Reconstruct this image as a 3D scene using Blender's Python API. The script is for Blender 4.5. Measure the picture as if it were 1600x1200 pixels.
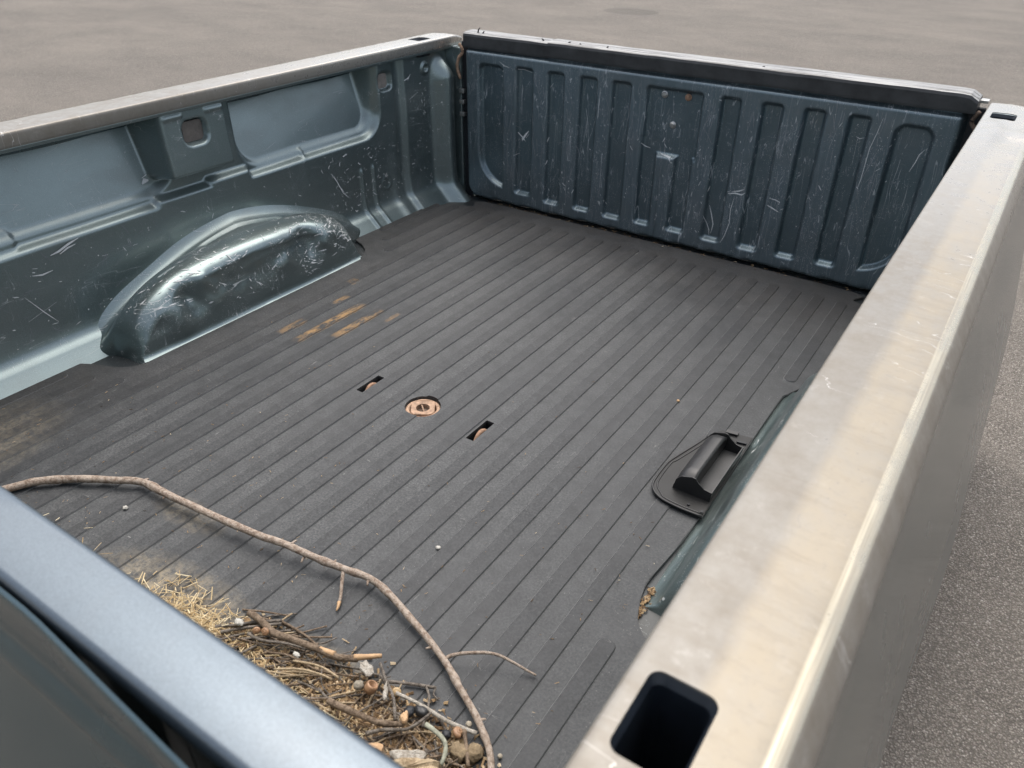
import bpy, bmesh, math, random
import numpy as np
from mathutils import Vector, noise as mnoise

rnd = random.Random(7)
nrng = np.random.RandomState(5)
S = bpy.context.scene
COL = S.collection
for o in list(bpy.data.objects):
    bpy.data.objects.remove(o)

# ---------------------------------------------------------------- camera
cam_d = bpy.data.cameras.new('camera')
cam = bpy.data.objects.new('camera', cam_d)
COL.objects.link(cam)
cam.location = (1.67332, -0.17896, 0.93839)
cam.rotation_euler = (0.997211, -0.009166, 0.5894)
cam_d.sensor_width = 36.0
cam_d.lens = 1215.0 / 1600 * 36.0
cam_d.clip_start = 0.02
cam_d.clip_end = 500
cam_d.dof.use_dof = True
cam_d.dof.focus_distance = 1.55
cam_d.dof.aperture_fstop = 8.0
S.camera = cam

# ---------------------------------------------------------------- sky, sun, exposure
SUN_EL, SUN_AZ = math.radians(69), math.radians(-31)      # azimuth from +y towards +x
world = bpy.data.worlds.new('World')
S.world = world
world.use_nodes = True
wn, wl = world.node_tree.nodes, world.node_tree.links
wn.clear()
sky = wn.new('ShaderNodeTexSky')
sky.sky_type = 'NISHITA'
sky.sun_disc = False
sky.sun_elevation = SUN_EL
sky.sun_rotation = SUN_AZ
sky.air_density = 1.0
sky.dust_density = 4.0
sky.ozone_density = 1.0
hs = wn.new('ShaderNodeHueSaturation')
hs.inputs['Saturation'].default_value = 0.5
bg = wn.new('ShaderNodeBackground')
bg.inputs['Strength'].default_value = 0.085
wo = wn.new('ShaderNodeOutputWorld')
wl.new(sky.outputs[0], hs.inputs['Color'])
wl.new(hs.outputs[0], bg.inputs[0])
wl.new(bg.outputs[0], wo.inputs[0])
sun_d = bpy.data.lights.new('sun', 'SUN')
sun_d.energy = 1.0
sun_d.angle = math.radians(76)
sun_d.color = (1.0, 0.94, 0.85)
sun = bpy.data.objects.new('sun', sun_d)
COL.objects.link(sun)
sdir = Vector((math.sin(SUN_AZ) * math.cos(SUN_EL), math.cos(SUN_AZ) * math.cos(SUN_EL), math.sin(SUN_EL)))
sun.rotation_euler = sdir.to_track_quat('Z', 'Y').to_euler()
sun.location = sdir * 20
S.view_settings.view_transform = 'Standard'
S.view_settings.look = 'None'
S.view_settings.gamma = 1.0
S.view_settings.use_curve_mapping = False
S.view_settings.exposure = 1.62


# ---------------------------------------------------------------- material helpers
class NT:
    def __init__(s, name):
        s.m = bpy.data.materials.new(name)
        s.m.use_nodes = True
        s.n, s.l = s.m.node_tree.nodes, s.m.node_tree.links
        s.n.clear()
        s.out = s.n.new('ShaderNodeOutputMaterial')
        s.b = s.n.new('ShaderNodeBsdfPrincipled')
        s.l.new(s.b.outputs[0], s.out.inputs[0])
        s.pos = s.n.new('ShaderNodeNewGeometry').outputs['Position']
        s.geo = None

    def link(s, a, b):
        s.l.new(a, b)

    def mapping(s, scale=(1, 1, 1), rot=(0, 0, 0), loc=(0, 0, 0), src=None):
        k = s.n.new('ShaderNodeMapping')
        k.inputs['Scale'].default_value = scale
        k.inputs['Rotation'].default_value = rot
        k.inputs['Location'].default_value = loc
        s.l.new(src or s.pos, k.inputs[0])
        return k.outputs[0]

    def noise(s, scale, detail=4, rough=.55, vec=None, dist=0):
        k = s.n.new('ShaderNodeTexNoise')
        k.inputs['Scale'].default_value = scale
        k.inputs['Detail'].default_value = detail
        k.inputs['Roughness'].default_value = rough
        k.inputs['Distortion'].default_value = dist
        s.l.new(vec or s.pos, k.inputs['Vector'])
        return k.outputs['Fac']

    def voronoi(s, scale, vec=None, out='Distance', feat='F1'):
        k = s.n.new('ShaderNodeTexVoronoi')
        k.feature = feat
        k.inputs['Scale'].default_value = scale
        s.l.new(vec or s.pos, k.inputs['Vector'])
        return k.outputs[out]

    def ramp(s, fac, stops, interp='LINEAR'):
        k = s.n.new('ShaderNodeValToRGB')
        k.color_ramp.interpolation = interp
        e = k.color_ramp.elements
        while len(e) < len(stops):
            e.new(0.5)
        for i, (p, c) in enumerate(stops):
            e[i].position = p
            e[i].color = (c, c, c, 1) if not isinstance(c, tuple) else (*c, 1)
        s.l.new(fac, k.inputs[0])
        return k.outputs[0]

    def math(s, op, a, b=None, c=None, clamp=False):
        k = s.n.new('ShaderNodeMath')
        k.operation = op
        k.use_clamp = clamp
        for i, v in enumerate((a, b, c)):
            if v is None:
                continue
            if isinstance(v, (int, float)):
                k.inputs[i].default_value = v
            else:
                s.l.new(v, k.inputs[i])
        return k.outputs[0]

    def mix(s, fac, a, b, mode='MIX'):
        k = s.n.new('ShaderNodeMix')
        k.data_type = 'RGBA'
        k.blend_type = mode
        for i, v in ((0, fac), (6, a), (7, b)):
            if isinstance(v, (int, float)):
                k.inputs[i].default_value = v if i == 0 else (v, v, v, 1)
            elif isinstance(v, tuple):
                k.inputs[i].default_value = (*v, 1)
            else:
                s.l.new(v, k.inputs[i])
        return k.outputs[2]

    def bump(s, h, strength=.3, dist=.002, normal=None):
        k = s.n.new('ShaderNodeBump')
        k.inputs['Strength'].default_value = strength
        k.inputs['Distance'].default_value = dist
        s.l.new(h, k.inputs['Height'])
        if normal:
            s.l.new(normal, k.inputs['Normal'])
        return k.outputs[0]

    def sep(s, vec=None):
        k = s.n.new('ShaderNodeSeparateXYZ')
        s.l.new(vec or s.pos, k.inputs[0])
        return k.outputs

    def set(s, **kw):
        names = dict(color='Base Color', metal='Metallic', rough='Roughness', spec='Specular IOR Level',
                     coat='Coat Weight', coat_rough='Coat Roughness', normal='Normal', coat_normal='Coat Normal',
                     sheen='Sheen Weight')
        for k, v in kw.items():
            i = s.b.inputs[names[k]]
            if isinstance(v, (int, float)):
                i.default_value = v
            elif isinstance(v, tuple):
                i.default_value = (*v, 1)
            else:
                s.l.new(v, i)
        return s.m


def scratch_mask(t, scale, stretch, rot, width, gate_scale, gate, seed):
    """thin broken lines: contour of a stretched noise, gated by a second noise"""
    v = t.mapping(scale=stretch, rot=rot, loc=(seed * 1.7, seed * .9, seed * 2.3))
    f = t.noise(scale, 2, .5, v)
    d = t.math('ABSOLUTE', t.math('SUBTRACT', f, .5))
    line = t.math('LESS_THAN', d, width)
    g = t.noise(gate_scale, 3, .6, t.mapping(loc=(seed * 3.1, seed, seed * .4)))
    return t.math('MULTIPLY', line, t.math('GREATER_THAN', g, gate))


def make_paint(name, base, wear=1.0, dust=0.3, chips=.0, metal=.62, rough=.34, coat=.55, gate=False):
    t = NT(name)
    big = t.noise(3.5, 5, .6)
    fine = t.noise(900, 1, .5)
    col = t.mix(t.ramp(fine, [(.35, .0), (.65, 1.)]), tuple(c * .86 for c in base), tuple(min(1, c * 1.12) for c in base))
    # dusty film in broad patches
    film = t.math('MULTIPLY', t.ramp(t.noise(6, 6, .65, t.mapping(scale=(1, .6, 1.3))), [(.48, 0.), (.78, 1.)]), dust)
    col = t.mix(film, col, (.20, .185, .165))
    if gate:   # raised ribs are scuffed matt, pressed panels stay clean
        y_ = t.sep()[1]
        rub = t.ramp(t.math('DIVIDE', t.math('SUBTRACT', y_, 1.9645), .0180), [(.05, 1.), (.75, 0.)])
        rub = t.math('MULTIPLY', rub, t.ramp(t.noise(55, 5, .75, t.mapping(scale=(2.2, 1, .22))), [(.35, .15), (.68, 1.)]))
        film = t.math('MAXIMUM', film, t.math('MULTIPLY', rub, .30))
        col = t.mix(t.math('MULTIPLY', rub, .30), col, (.22, .245, .27))
    m = None
    if wear > 0 and gate:
        parts = [scratch_mask(t, 9, (4, 1, .35), (.05, .08, .0), .0020 * wear, 9, .50, 1),
                 scratch_mask(t, 14, (5, 1, .5), (.0, .35, .0), .0018 * wear, 12, .54, 2),
                 scratch_mask(t, 14, (5, 1, .6), (.0, -.5, .0), .0018 * wear, 12, .55, 3)]
        m = parts[0]
        for p in parts[1:]:
            m = t.math('MAXIMUM', m, p)
        sp = t.math('MULTIPLY', t.math('LESS_THAN', t.voronoi(210), .10 * wear), t.math('GREATER_THAN', t.noise(14, 3, .6), .52))
        m = t.math('MAXIMUM', m, sp)
        col = t.mix(t.math('MULTIPLY', m, .6), col, (.40, .42, .43))
    elif wear > 0:
        parts = [scratch_mask(t, 8, (1, .5, 4), (.25, .0, .0), .0018 * wear, 9, .56, 1),
                 scratch_mask(t, 12, (1, 4, .5), (.5, .0, .0), .0018 * wear, 11, .58, 2),
                 scratch_mask(t, 14, (1, 4, .6), (-.8, .0, .0), .0018 * wear, 13, .58, 3)]
        m = parts[0]
        for p in parts[1:]:
            m = t.math('MAXIMUM', m, p)
        sp = t.math('MULTIPLY', t.math('LESS_THAN', t.voronoi(230), .10 * wear), t.math('GREATER_THAN', t.noise(14, 3, .6), .52))
        m = t.math('MAXIMUM', m, sp)
        col = t.mix(t.math('MULTIPLY', m, .75), col, (.46, .48, .48))
    met = t.math('SUBTRACT', metal, t.math('MULTIPLY', film, metal))
    rg = t.math('ADD', rough, t.math('MULTIPLY', film, .35))
    rg = t.math('ADD', rg, t.math('MULTIPLY', t.ramp(big, [(.4, 0.), (.7, 1.)]), .06))
    if m is not None:
        met = t.math('MULTIPLY', met, t.math('SUBTRACT', 1., m))
    bmp = t.bump(t.noise(38, 3, .5), .05 if wear > 0 else .008, .004)
    t.set(color=col, metal=met, rough=rg, coat=t.math('MULTIPLY', t.math('SUBTRACT', 1., film), coat), coat_rough=.10, normal=bmp, coat_normal=bmp)
    return t.m


PAINT = make_paint('bed_paint', (.212, .262, .262), wear=1.0, dust=.22, metal=.82)
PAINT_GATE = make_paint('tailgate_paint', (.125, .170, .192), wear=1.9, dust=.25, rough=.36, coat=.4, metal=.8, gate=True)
FLOOR_PAINT = make_paint('floor_paint', (.03, .035, .038), wear=.8, dust=.35, metal=.3, rough=.5, coat=.1)
WELL_PAINT = make_paint('well_paint', (.21, .262, .262), wear=2.0, dust=.28, metal=.82, rough=.31, coat=.5)
PAINT_CLEAN = make_paint('outer_paint', (.085, .130, .145), wear=.0, dust=.05, rough=.24, coat=.6, metal=.8)
PAINT_FLANGE = make_paint('flange_paint', (.085, .110, .135), wear=.0, dust=.10, rough=.36, coat=.5)


def make_steel():
    t = NT('brushed_steel')
    br = t.noise(60, 4, .6, t.mapping(scale=(1, 14, 1)))
    sm = t.noise(24, 7, .72, t.mapping(scale=(1.3, 1, 1)))
    st = t.noise(45, 5, .7)
    col = t.mix(t.ramp(sm, [(.35, 0.), (.7, 1.)]), (.222, .208, .184), (.178, .158, .130))
    col = t.mix(t.math('MULTIPLY', t.ramp(st, [(.58, 0.), (.72, 1.)]), .45), col, (.34, .325, .30))
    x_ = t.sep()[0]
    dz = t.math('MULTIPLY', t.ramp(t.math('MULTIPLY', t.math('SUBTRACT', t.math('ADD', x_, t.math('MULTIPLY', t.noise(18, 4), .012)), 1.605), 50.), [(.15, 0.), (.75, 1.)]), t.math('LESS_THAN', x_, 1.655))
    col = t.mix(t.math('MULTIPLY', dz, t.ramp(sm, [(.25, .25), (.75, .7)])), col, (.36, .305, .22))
    ss = t.noise(16, 7, .75, t.mapping(scale=(.8, 4, 1), rot=(0, 0, .35)))
    col = t.mix(t.math('MULTIPLY', t.ramp(ss, [(.50, 0.), (.70, 1.)]), .32), col, (.15, .12, .085))
    grime = t.noise(150, 4, .7)
    col = t.mix(t.math('MULTIPLY', t.ramp(grime, [(.55, 0.), (.75, 1.)]), .3), col, (.15, .13, .11))
    speck = t.math('MULTIPLY', t.math('LESS_THAN', t.voronoi(75), .09), t.math('GREATER_THAN', t.noise(9, 2), .55))
    hair = scratch_mask(t, 14, (1, 1, 1), (0, 0, .4), .0016, 10, .60, 5)
    dk = t.math('MAXIMUM', speck, hair)
    col = t.mix(t.math('MULTIPLY', dk, .55), col, (.20, .18, .16))
    lite = scratch_mask(t, 8, (1, 5, 1), (0, 0, .7), .0018, 8, .57, 9)
    col = t.mix(t.math('MULTIPLY', lite, .5), col, (.85, .84, .82))
    rg = t.math('ADD', .27, t.math('MULTIPLY', t.ramp(sm, [(.3, 0.), (.75, 1.)]), .2))
    bmp = t.bump(br, .10, .0008)
    bmp = t.bump(t.noise(7, 3, .5), .10, .010, bmp)
    # outer edge fold: rubbed steel plus a painted warm sun glint, in lengthwise lines
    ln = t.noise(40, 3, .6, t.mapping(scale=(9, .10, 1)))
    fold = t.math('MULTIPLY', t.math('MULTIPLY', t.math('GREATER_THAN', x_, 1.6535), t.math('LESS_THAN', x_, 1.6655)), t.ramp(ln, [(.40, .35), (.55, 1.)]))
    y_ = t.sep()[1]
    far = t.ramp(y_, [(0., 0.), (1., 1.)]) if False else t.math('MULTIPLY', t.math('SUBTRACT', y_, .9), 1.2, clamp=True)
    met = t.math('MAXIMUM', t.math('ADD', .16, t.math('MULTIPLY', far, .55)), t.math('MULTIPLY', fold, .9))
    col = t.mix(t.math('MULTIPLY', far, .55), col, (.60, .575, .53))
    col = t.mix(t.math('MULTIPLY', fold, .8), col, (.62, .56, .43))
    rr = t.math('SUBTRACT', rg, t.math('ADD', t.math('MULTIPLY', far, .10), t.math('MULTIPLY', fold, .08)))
    t.set(color=col, metal=met, spec=.4, rough=rr, normal=bmp)
    return t.m


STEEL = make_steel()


def make_rubber(name, base, dust_amt, spots=True):
    t = NT(name)
    x, y, z = t.sep()
    cl = t.noise(4.2, 6, .65, t.mapping(scale=(1.5, .8, 1)))
    md = t.noise(30, 5, .7)
    gr = t.noise(240, 4, .8)
    col = t.mix(t.ramp(md, [(.3, 0.), (.75, 1.)]), tuple(c * .85 for c in base), tuple(c * 1.25 for c in base))
    d = t.math('MULTIPLY', t.ramp(t.math('ADD', t.math('MULTIPLY', cl, .65), t.math('MULTIPLY', md, .35)), [(.38, .18), (.62, 1.)]), dust_amt)
    d = t.math('MULTIPLY', d, t.ramp(gr, [(.40, .10), (.62, 1.15)]))
    d = t.math('MULTIPLY', d, t.ramp(x, [(1.0, 1.), (1.3, .55)]) if False else t.math('SUBTRACT', 1., t.math('MULTIPLY', t.math('SUBTRACT', x, .95, clamp=True), 1.1), clamp=True))
    col = t.mix(d, col, (.150, .152, .152))
    # sawdust film by the heap and by the front left corner
    def blob(cx, cy, rx, ry):
        a = t.math('POWER', t.math('DIVIDE', t.math('SUBTRACT', x, cx), rx), 2)
        b = t.math('POWER', t.math('DIVIDE', t.math('SUBTRACT', y, cy), ry), 2)
        return t.math('SUBTRACT', 1., t.math('ADD', a, b), clamp=True)
    saw = t.math('MAXIMUM', blob(.80, .20, .22, .10), blob(1.12, .24, .25, .07))
    saw = t.math('MAXIMUM', saw, t.math('MULTIPLY', blob(.13, .24, .14, .2), .5))
    saw = t.math('MAXIMUM', saw, t.math('MULTIPLY', blob(.64, .36, .1, .035), .45))
    saw = t.math('MULTIPLY', saw, t.ramp(t.noise(70, 5, .75), [(.38, 0.), (.60, 1.)]))
    col = t.mix(t.math('MULTIPLY', saw, .75 if spots else .45), col, (.33, .27, .18))
    # browner towards the left and tailgate margins
    edge = t.math('MAXIMUM', t.ramp(x, [(0., 1.), (.30, 0.)]), t.ramp(t.math('SUBTRACT', y, 1.), [(.55, 0.), (.93, 1.)]))
    edge = t.math('MULTIPLY', edge, t.ramp(t.noise(11, 5, .7), [(.3, .25), (.7, 1.)]))
    col = t.mix(t.math('MULTIPLY', edge, .38), col, (.088, .075, .062))
    # rust prints, long patches running with the ribs
    ru = None
    for (x0, x1, y0, y1, k) in ((.324, .352, .885, 1.135, 1.), (.386, .412, .955, 1.135, .95), (.262, .290, .895, .985, .6),
                                (.262, .282, 1.085, 1.145, .8), (.440, .458, 1.085, 1.145, .55), (.205, .235, 1.20, 1.235, .5)):
        a = t.math('SUBTRACT', 1., t.math('POWER', t.math('ABSOLUTE', t.math('DIVIDE', t.math('SUBTRACT', x, (x0 + x1) / 2), (x1 - x0) / 2)), 4), clamp=True)
        b = t.math('SUBTRACT', 1., t.math('POWER', t.math('ABSOLUTE', t.math('DIVIDE', t.math('SUBTRACT', y, (y0 + y1) / 2), (y1 - y0) / 2)), 4), clamp=True)
        p = t.math('MULTIPLY', t.math('MULTIPLY', a, b), k)
        ru = p if ru is None else t.math('MAXIMUM', ru, p)
    ru = t.math('MULTIPLY', ru, t.ramp(t.noise(60, 7, .8, t.mapping(scale=(1, .4, 1))), [(.43, 0.), (.56, 1.)]))
    col = t.mix(ru, col, t.mix(t.noise(40, 3), (.20, .115, .045), (.32, .20, .085)))
    # scuffs and pale crumbs
    sc = t.math('MAXIMUM', scratch_mask(t, 10, (5, .7, 1), (0, 0, .5), .0011, 14, .60, 4),
                scratch_mask(t, 10, (.7, 5, 1), (0, 0, .2), .0010, 14, .62, 6))
    sc = t.math('MAXIMUM', sc, t.math('MULTIPLY', t.math('LESS_THAN', t.voronoi(120), .085), t.math('GREATER_THAN', t.noise(20, 2), .50)))
    col = t.mix(t.math('MULTIPLY', sc, .4), col, (.28, .28, .27))
    bmp = t.bump(gr, .35, .0012)
    bmp = t.bump(md, .18, .003, bmp)
    t.set(color=col, rough=t.ramp(cl, [(.3, .48), (.7, .66)]), spec=.36, normal=bmp)
    return t.m


RUB_LOW = make_rubber('rubber_low', (.026, .0285, .0315), .47)
RUB_RIB = make_rubber('rubber_rib', (.0195, .0215, .0245), .27, spots=False)
RUB_EDGE = make_rubber('rubber_edge', (.12, .122, .122), .9, spots=False)


def make_asphalt():
    t = NT('asphalt')
    wob = t.n.new('ShaderNodeTexNoise'); wob.inputs['Scale'].default_value = 160; wob.inputs['Detail'].default_value = 2
    t.link(t.pos, wob.inputs['Vector'])
    vm = t.n.new('ShaderNodeVectorMath'); vm.operation = 'MULTIPLY_ADD'
    t.link(wob.outputs['Color'], vm.inputs[0]); vm.inputs[1].default_value = (.007, .007, .007); t.link(t.pos, vm.inputs[2])
    wv = vm.outputs[0]
    cell = t.voronoi(225, wv, out='Color')
    cs = t.n.new('ShaderNodeSeparateColor'); t.link(cell, cs.inputs[0])
    d1 = t.voronoi(225, wv)
    cell2 = t.voronoi(420, wv, out='Color')
    cs2 = t.n.new('ShaderNodeSeparateColor'); t.link(cell2, cs2.inputs[0])
    c = t.ramp(cs.outputs[0], [(0., (.12, .105, .090)), (.45, (.245, .216, .185)), (.80, (.35, .312, .27)), (.93, (.50, .46, .41)), (1., (.68, .64, .585))])
    c = t.mix(.42, c, t.ramp(cs2.outputs[0], [(0., (.055, .048, .042)), (.5, (.24, .212, .182)), (.9, (.41, .368, .32)), (1., (.60, .56, .50))]))
    c = t.mix(t.math('MULTIPLY', t.ramp(d1, [(.36, 0.), (.58, 1.)]), .75), c, (.05, .044, .038))
    v = t.mapping(scale=(.7, 1.1, 1), rot=(0, 0, .5))
    c = t.mix(t.ramp(t.noise(1.6, 6, .62, v), [(.34, 0.), (.7, .42)]), c, (.30, .265, .225))
    c = t.mix(t.ramp(t.noise(.55, 4, .6), [(.45, 0.), (.75, .25)]), c, (.12, .108, .096))
    # worn dark streaks and one round patch far off
    st = t.noise(2.6, 5, .6, t.mapping(scale=(.16, 2.6, 1), rot=(0, 0, .62)))
    c = t.mix(t.math('MULTIPLY', t.ramp(st, [(.60, 0.), (.72, 1.)]), .12), c, (.09, .08, .07))
    x, y, z = t.sep()
    a = t.math('POWER', t.math('DIVIDE', t.math('SUBTRACT', x, -3.05), .36), 2)
    b = t.math('POWER', t.math('DIVIDE', t.math('SUBTRACT', y, 9.6), .28), 2)
    pt = t.math('GREATER_THAN', t.math('SUBTRACT', 1., t.math('ADD', a, b)), 0.)
    c = t.mix(t.math('MULTIPLY', pt, .4), c, (.07, .064, .058))
    h = t.math('ADD', t.math('ADD', t.math('MULTIPLY', t.math('SUBTRACT', .6, d1), .8), t.math('MULTIPLY', cs.outputs[1], .6)), t.math('MULTIPLY', cs2.outputs[1], .35))
    bmp = t.bump(h, 1., .0055)
    t.set(color=c, rough=.82, spec=.35, normal=bmp)
    return t.m


ASPHALT = make_asphalt()


def simple(name, color, rough=.6, metal=0., var=.25, scale=60, bump=.2, bdist=.001, spec=.5, coat=0.):
    t = NT(name)
    f = t.noise(scale, 5, .65)
    c = t.mix(t.ramp(f, [(.3, 0.), (.7, 1.)]), tuple(v * (1 - var) for v in color), tuple(min(1, v * (1 + var)) for v in color))
    t.set(color=c, rough=rough, metal=metal, spec=spec, coat=coat, normal=t.bump(f, bump, bdist))
    return t.m


BLACK = simple('black_plastic', (.018, .018, .019), .42, var=.3, scale=35, bump=.08)
BLACK_WORN = simple('worn_black_plastic', (.030, .031, .032), .50, var=.45, scale=18, bump=.12)
DARK = simple('dark_cavity', (.012, .014, .018), .6)
RUST = simple('rusty_steel', (.30, .18, .115), .8, var=.45, scale=130, bump=.5, bdist=.001)
RUST_PALE = simple('pale_rusty_steel', (.33, .215, .145), .8, var=.50, scale=95, bump=.6)
RUST_DARK = simple('dark_rust', (.11, .075, .055), .8, var=.4, scale=120, bump=.4)
DIRTY = simple('dirty_liner', (.135, .118, .103), .75, var=.2, scale=80)
POCKET = simple('shaded_pocket_paint', (.012, .016, .022), .35, var=.3, scale=30, bump=.05)  # blue paint taken near black, the hole's shade put into its colour
BOLT_STEEL = simple('zinc_bolt', (.5, .49, .47), .35, metal=.9, var=.2, scale=300)
WHITE = simple('white_scrap', (.40, .385, .35), .7, var=.1)
SHELL = simple('snail_shell', (.27, .155, .085), .45, var=.35, scale=160, bump=.3)
SHELL_PALE = simple('pale_shell', (.38, .27, .145), .45, var=.25, scale=160, bump=.3)
WOODCUT = simple('fresh_wood', (.42, .27, .15), .75, var=.25, scale=90, bump=.4)
CLOD = simple('earth_clod', (.22, .165, .10), .9, var=.4, scale=180, bump=.9, bdist=.003)
STONE = simple('stone', (.28, .245, .19), .8, var=.3, scale=90, bump=.5)
RED = simple('red_lens', (.35, .02, .02), .2)
SOIL = simple('dry_soil', (.13, .095, .058), .9, var=.5, scale=220, bump=1., bdist=.004)


def make_bark(name, dark, light, mark=.5):
    t = NT(name)
    f = t.noise(120, 6, .78)
    g = t.noise(22, 4, .65)
    c = t.mix(t.ramp(f, [(.40, 0.), (.58, 1.)]), dark, light)
    c = t.mix(t.math('MULTIPLY', t.ramp(g, [(.52, 0.), (.66, 1.)]), mark), c, tuple(v * 1.25 for v in light))
    pits = t.math('LESS_THAN', t.voronoi(190), .20)
    c = t.mix(t.math('MULTIPLY', pits, .5), c, tuple(v * .6 for v in dark))
    t.set(color=c, rough=.8, spec=.3, normal=t.bump(f, 1., .0035))
    return t.m


BARK = make_bark('branch_bark', (.19, .135, .10), (.40, .335, .28))
BARK_GREY = make_bark('grey_bark', (.062, .050, .041), (.20, .175, .15))
BARK_BROWN = make_bark('brown_bark', (.085, .058, .038), (.22, .165, .118))
BARK_PALE = make_bark('pale_stem', (.27, .24, .20), (.45, .42, .375))
BARK_TAN = make_bark('tan_stem', (.24, .175, .105), (.42, .33, .22))


def make_fleck(name, stops):
    t = NT(name)
    ge = t.n.new('ShaderNodeNewGeometry')
    c = t.ramp(ge.outputs['Random Per Island'], stops)
    t.set(color=c, rough=.75, spec=.3)
    return t.m


STRAW = make_fleck('straw', [(0., (.34, .235, .12)), (.35, (.50, .38, .21)), (.7, (.62, .50, .31)), (1., (.72, .63, .44))])
DEBRIS = make_fleck('litter_bits', [(0., (.05, .035, .025)), (.3, (.15, .095, .05)), (.6, (.27, .18, .10)), (.85, (.42, .30, .17)), (1., (.60, .50, .36))])
SCRATCH = simple('bare_scratch', (.60, .62, .62), .5, var=.2, scale=300, bump=0)
SCRATCH_DIM = simple('faint_scratch', (.23, .25, .265), .5, var=.3, scale=200, bump=0)


def make_cap_top():
    t = NT('worn_cap_top')
    s = t.noise(20, 5, .7, t.mapping(scale=(.25, 9, 4)))
    c = t.mix(t.ramp(s, [(.40, 0.), (.55, 1.)]), (.03, .031, .032), (.30, .30, .295))
    t.set(color=c, rough=.42, spec=.5, normal=t.bump(s, .6, .003))
    return t.m


CAP_TOP = make_cap_top()


# ---------------------------------------------------------------- mesh helpers
def link(o, parent=None):
    COL.objects.link(o)
    if parent is not None:
        o.parent = parent
    return o


def mesh(name, verts, faces, mat, parent=None, smooth=False, mats=None, fm=None):
    me = bpy.data.meshes.new(name)
    me.from_pydata([tuple(v) for v in verts], [], faces)
    for m_ in (mats or [mat]):
        me.materials.append(m_)
    if fm is not None:
        me.polygons.foreach_set('material_index', fm)
    if smooth:
        me.polygons.foreach_set('use_smooth', [True] * len(me.polygons))
    me.update()
    o = bpy.data.objects.new(name, me)
    return link(o, parent)


def bm_obj(name, bm, mat, parent=None, smooth=False):
    bmesh.ops.recalc_face_normals(bm, faces=bm.faces[:])
    me = bpy.data.meshes.new(name)
    bm.to_mesh(me)
    bm.free()
    me.materials.append(mat)
    if smooth:
        me.polygons.foreach_set('use_smooth', [True] * len(me.polygons))
    return link(bpy.data.objects.new(name, me), parent)


def grid(name, P, mat, parent=None, flip=False, smooth=True):
    nu, nv = P.shape[:2]
    idx = np.arange(nu * nv).reshape(nu, nv)
    a, b, c, d = idx[:-1, :-1], idx[1:, :-1], idx[1:, 1:], idx[:-1, 1:]
    F = np.stack([a, d, c, b] if flip else [a, b, c, d], -1).reshape(-1, 4)
    me = bpy.data.meshes.new(name)
    me.vertices.add(nu * nv)
    me.vertices.foreach_set('co', P.reshape(-1).astype(np.float32))
    n = len(F)
    me.loops.add(n * 4)
    me.loops.foreach_set('vertex_index', F.reshape(-1).astype(np.int32))
    me.polygons.add(n)
    me.polygons.foreach_set('loop_start', np.arange(0, n * 4, 4, dtype=np.int32))
    me.polygons.foreach_set('use_smooth', np.full(n, smooth))
    me.materials.append(mat)
    me.update(calc_edges=True)
    me.validate()
    return link(bpy.data.objects.new(name, me), parent)


def box_bm(bm, x0, x1, y0, y1, z0, z1, bevel=0., seg=2):
    r = bmesh.ops.create_cube(bm, size=1)
    for v in r['verts']:
        v.co = Vector(((x0 + x1) / 2 + v.co.x * (x1 - x0), (y0 + y1) / 2 + v.co.y * (y1 - y0), (z0 + z1) / 2 + v.co.z * (z1 - z0)))
    if bevel:
        es = list({e for v in r['verts'] for e in v.link_edges})
        bmesh.ops.bevel(bm, geom=es, offset=bevel, segments=seg, affect='EDGES', profile=.5)


def box(name, x0, x1, y0, y1, z0, z1, mat, parent=None, bevel=.002):
    bm = bmesh.new()
    box_bm(bm, x0, x1, y0, y1, z0, z1, bevel)
    return bm_obj(name, bm, mat, parent)


def prism(name, pts, z0, z1, mat, parent=None, bevel=0.):
    bm = bmesh.new()
    vs = [bm.verts.new((x, y, z0)) for x, y in pts]
    f = bm.faces.new(vs)
    r = bmesh.ops.extrude_face_region(bm, geom=[f])
    top = [g for g in r['geom'] if isinstance(g, bmesh.types.BMVert)]
    for v in top:
        v.co.z = z1
    if bevel:
        te = {e for v in top for e in v.link_edges if all(w in top for w in e.verts)}
        bmesh.ops.bevel(bm, geom=list(te), offset=bevel, segments=2, affect='EDGES')
    return bm_obj(name, bm, mat, parent)


def rrect(x0, x1, y0, y1, r, n=5):
    out = []
    for cx, cy, a0 in ((x1 - r, y1 - r, 0), (x0 + r, y1 - r, 90), (x0 + r, y0 + r, 180), (x1 - r, y0 + r, 270)):
        for i in range(n + 1):
            a = math.radians(a0 + 90 * i / n)
            out.append((cx + r * math.cos(a), cy + r * math.sin(a)))
    return out


def cut(o, cutters):
    for c in cutters:
        m = o.modifiers.new('b', 'BOOLEAN')
        m.operation = 'DIFFERENCE'
        m.solver = 'EXACT'
        m.object = c
    dg = bpy.context.evaluated_depsgraph_get()
    me = bpy.data.meshes.new_from_object(o.evaluated_get(dg))
    o.modifiers.clear()
    old = o.data
    o.data = me
    bpy.data.meshes.remove(old)


def drop(objs):
    for c in objs:
        me = c.data
        bpy.data.objects.remove(c)
        bpy.data.meshes.remove(me)


def smoothstep(a, b, x):
    t = np.clip((x - a) / (b - a), 0, 1)
    return t * t * (3 - 2 * t)


def sd_rect(u, v, u0, u1, v0, v1, r):
    """signed distance (negative inside) of a rounded rectangle"""
    qx = np.abs(u - (u0 + u1) / 2) - (u1 - u0) / 2 + r
    qy = np.abs(v - (v0 + v1) / 2) - (v1 - v0) / 2 + r
    return np.hypot(np.maximum(qx, 0), np.maximum(qy, 0)) + np.minimum(np.maximum(qx, qy), 0) - r


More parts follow.
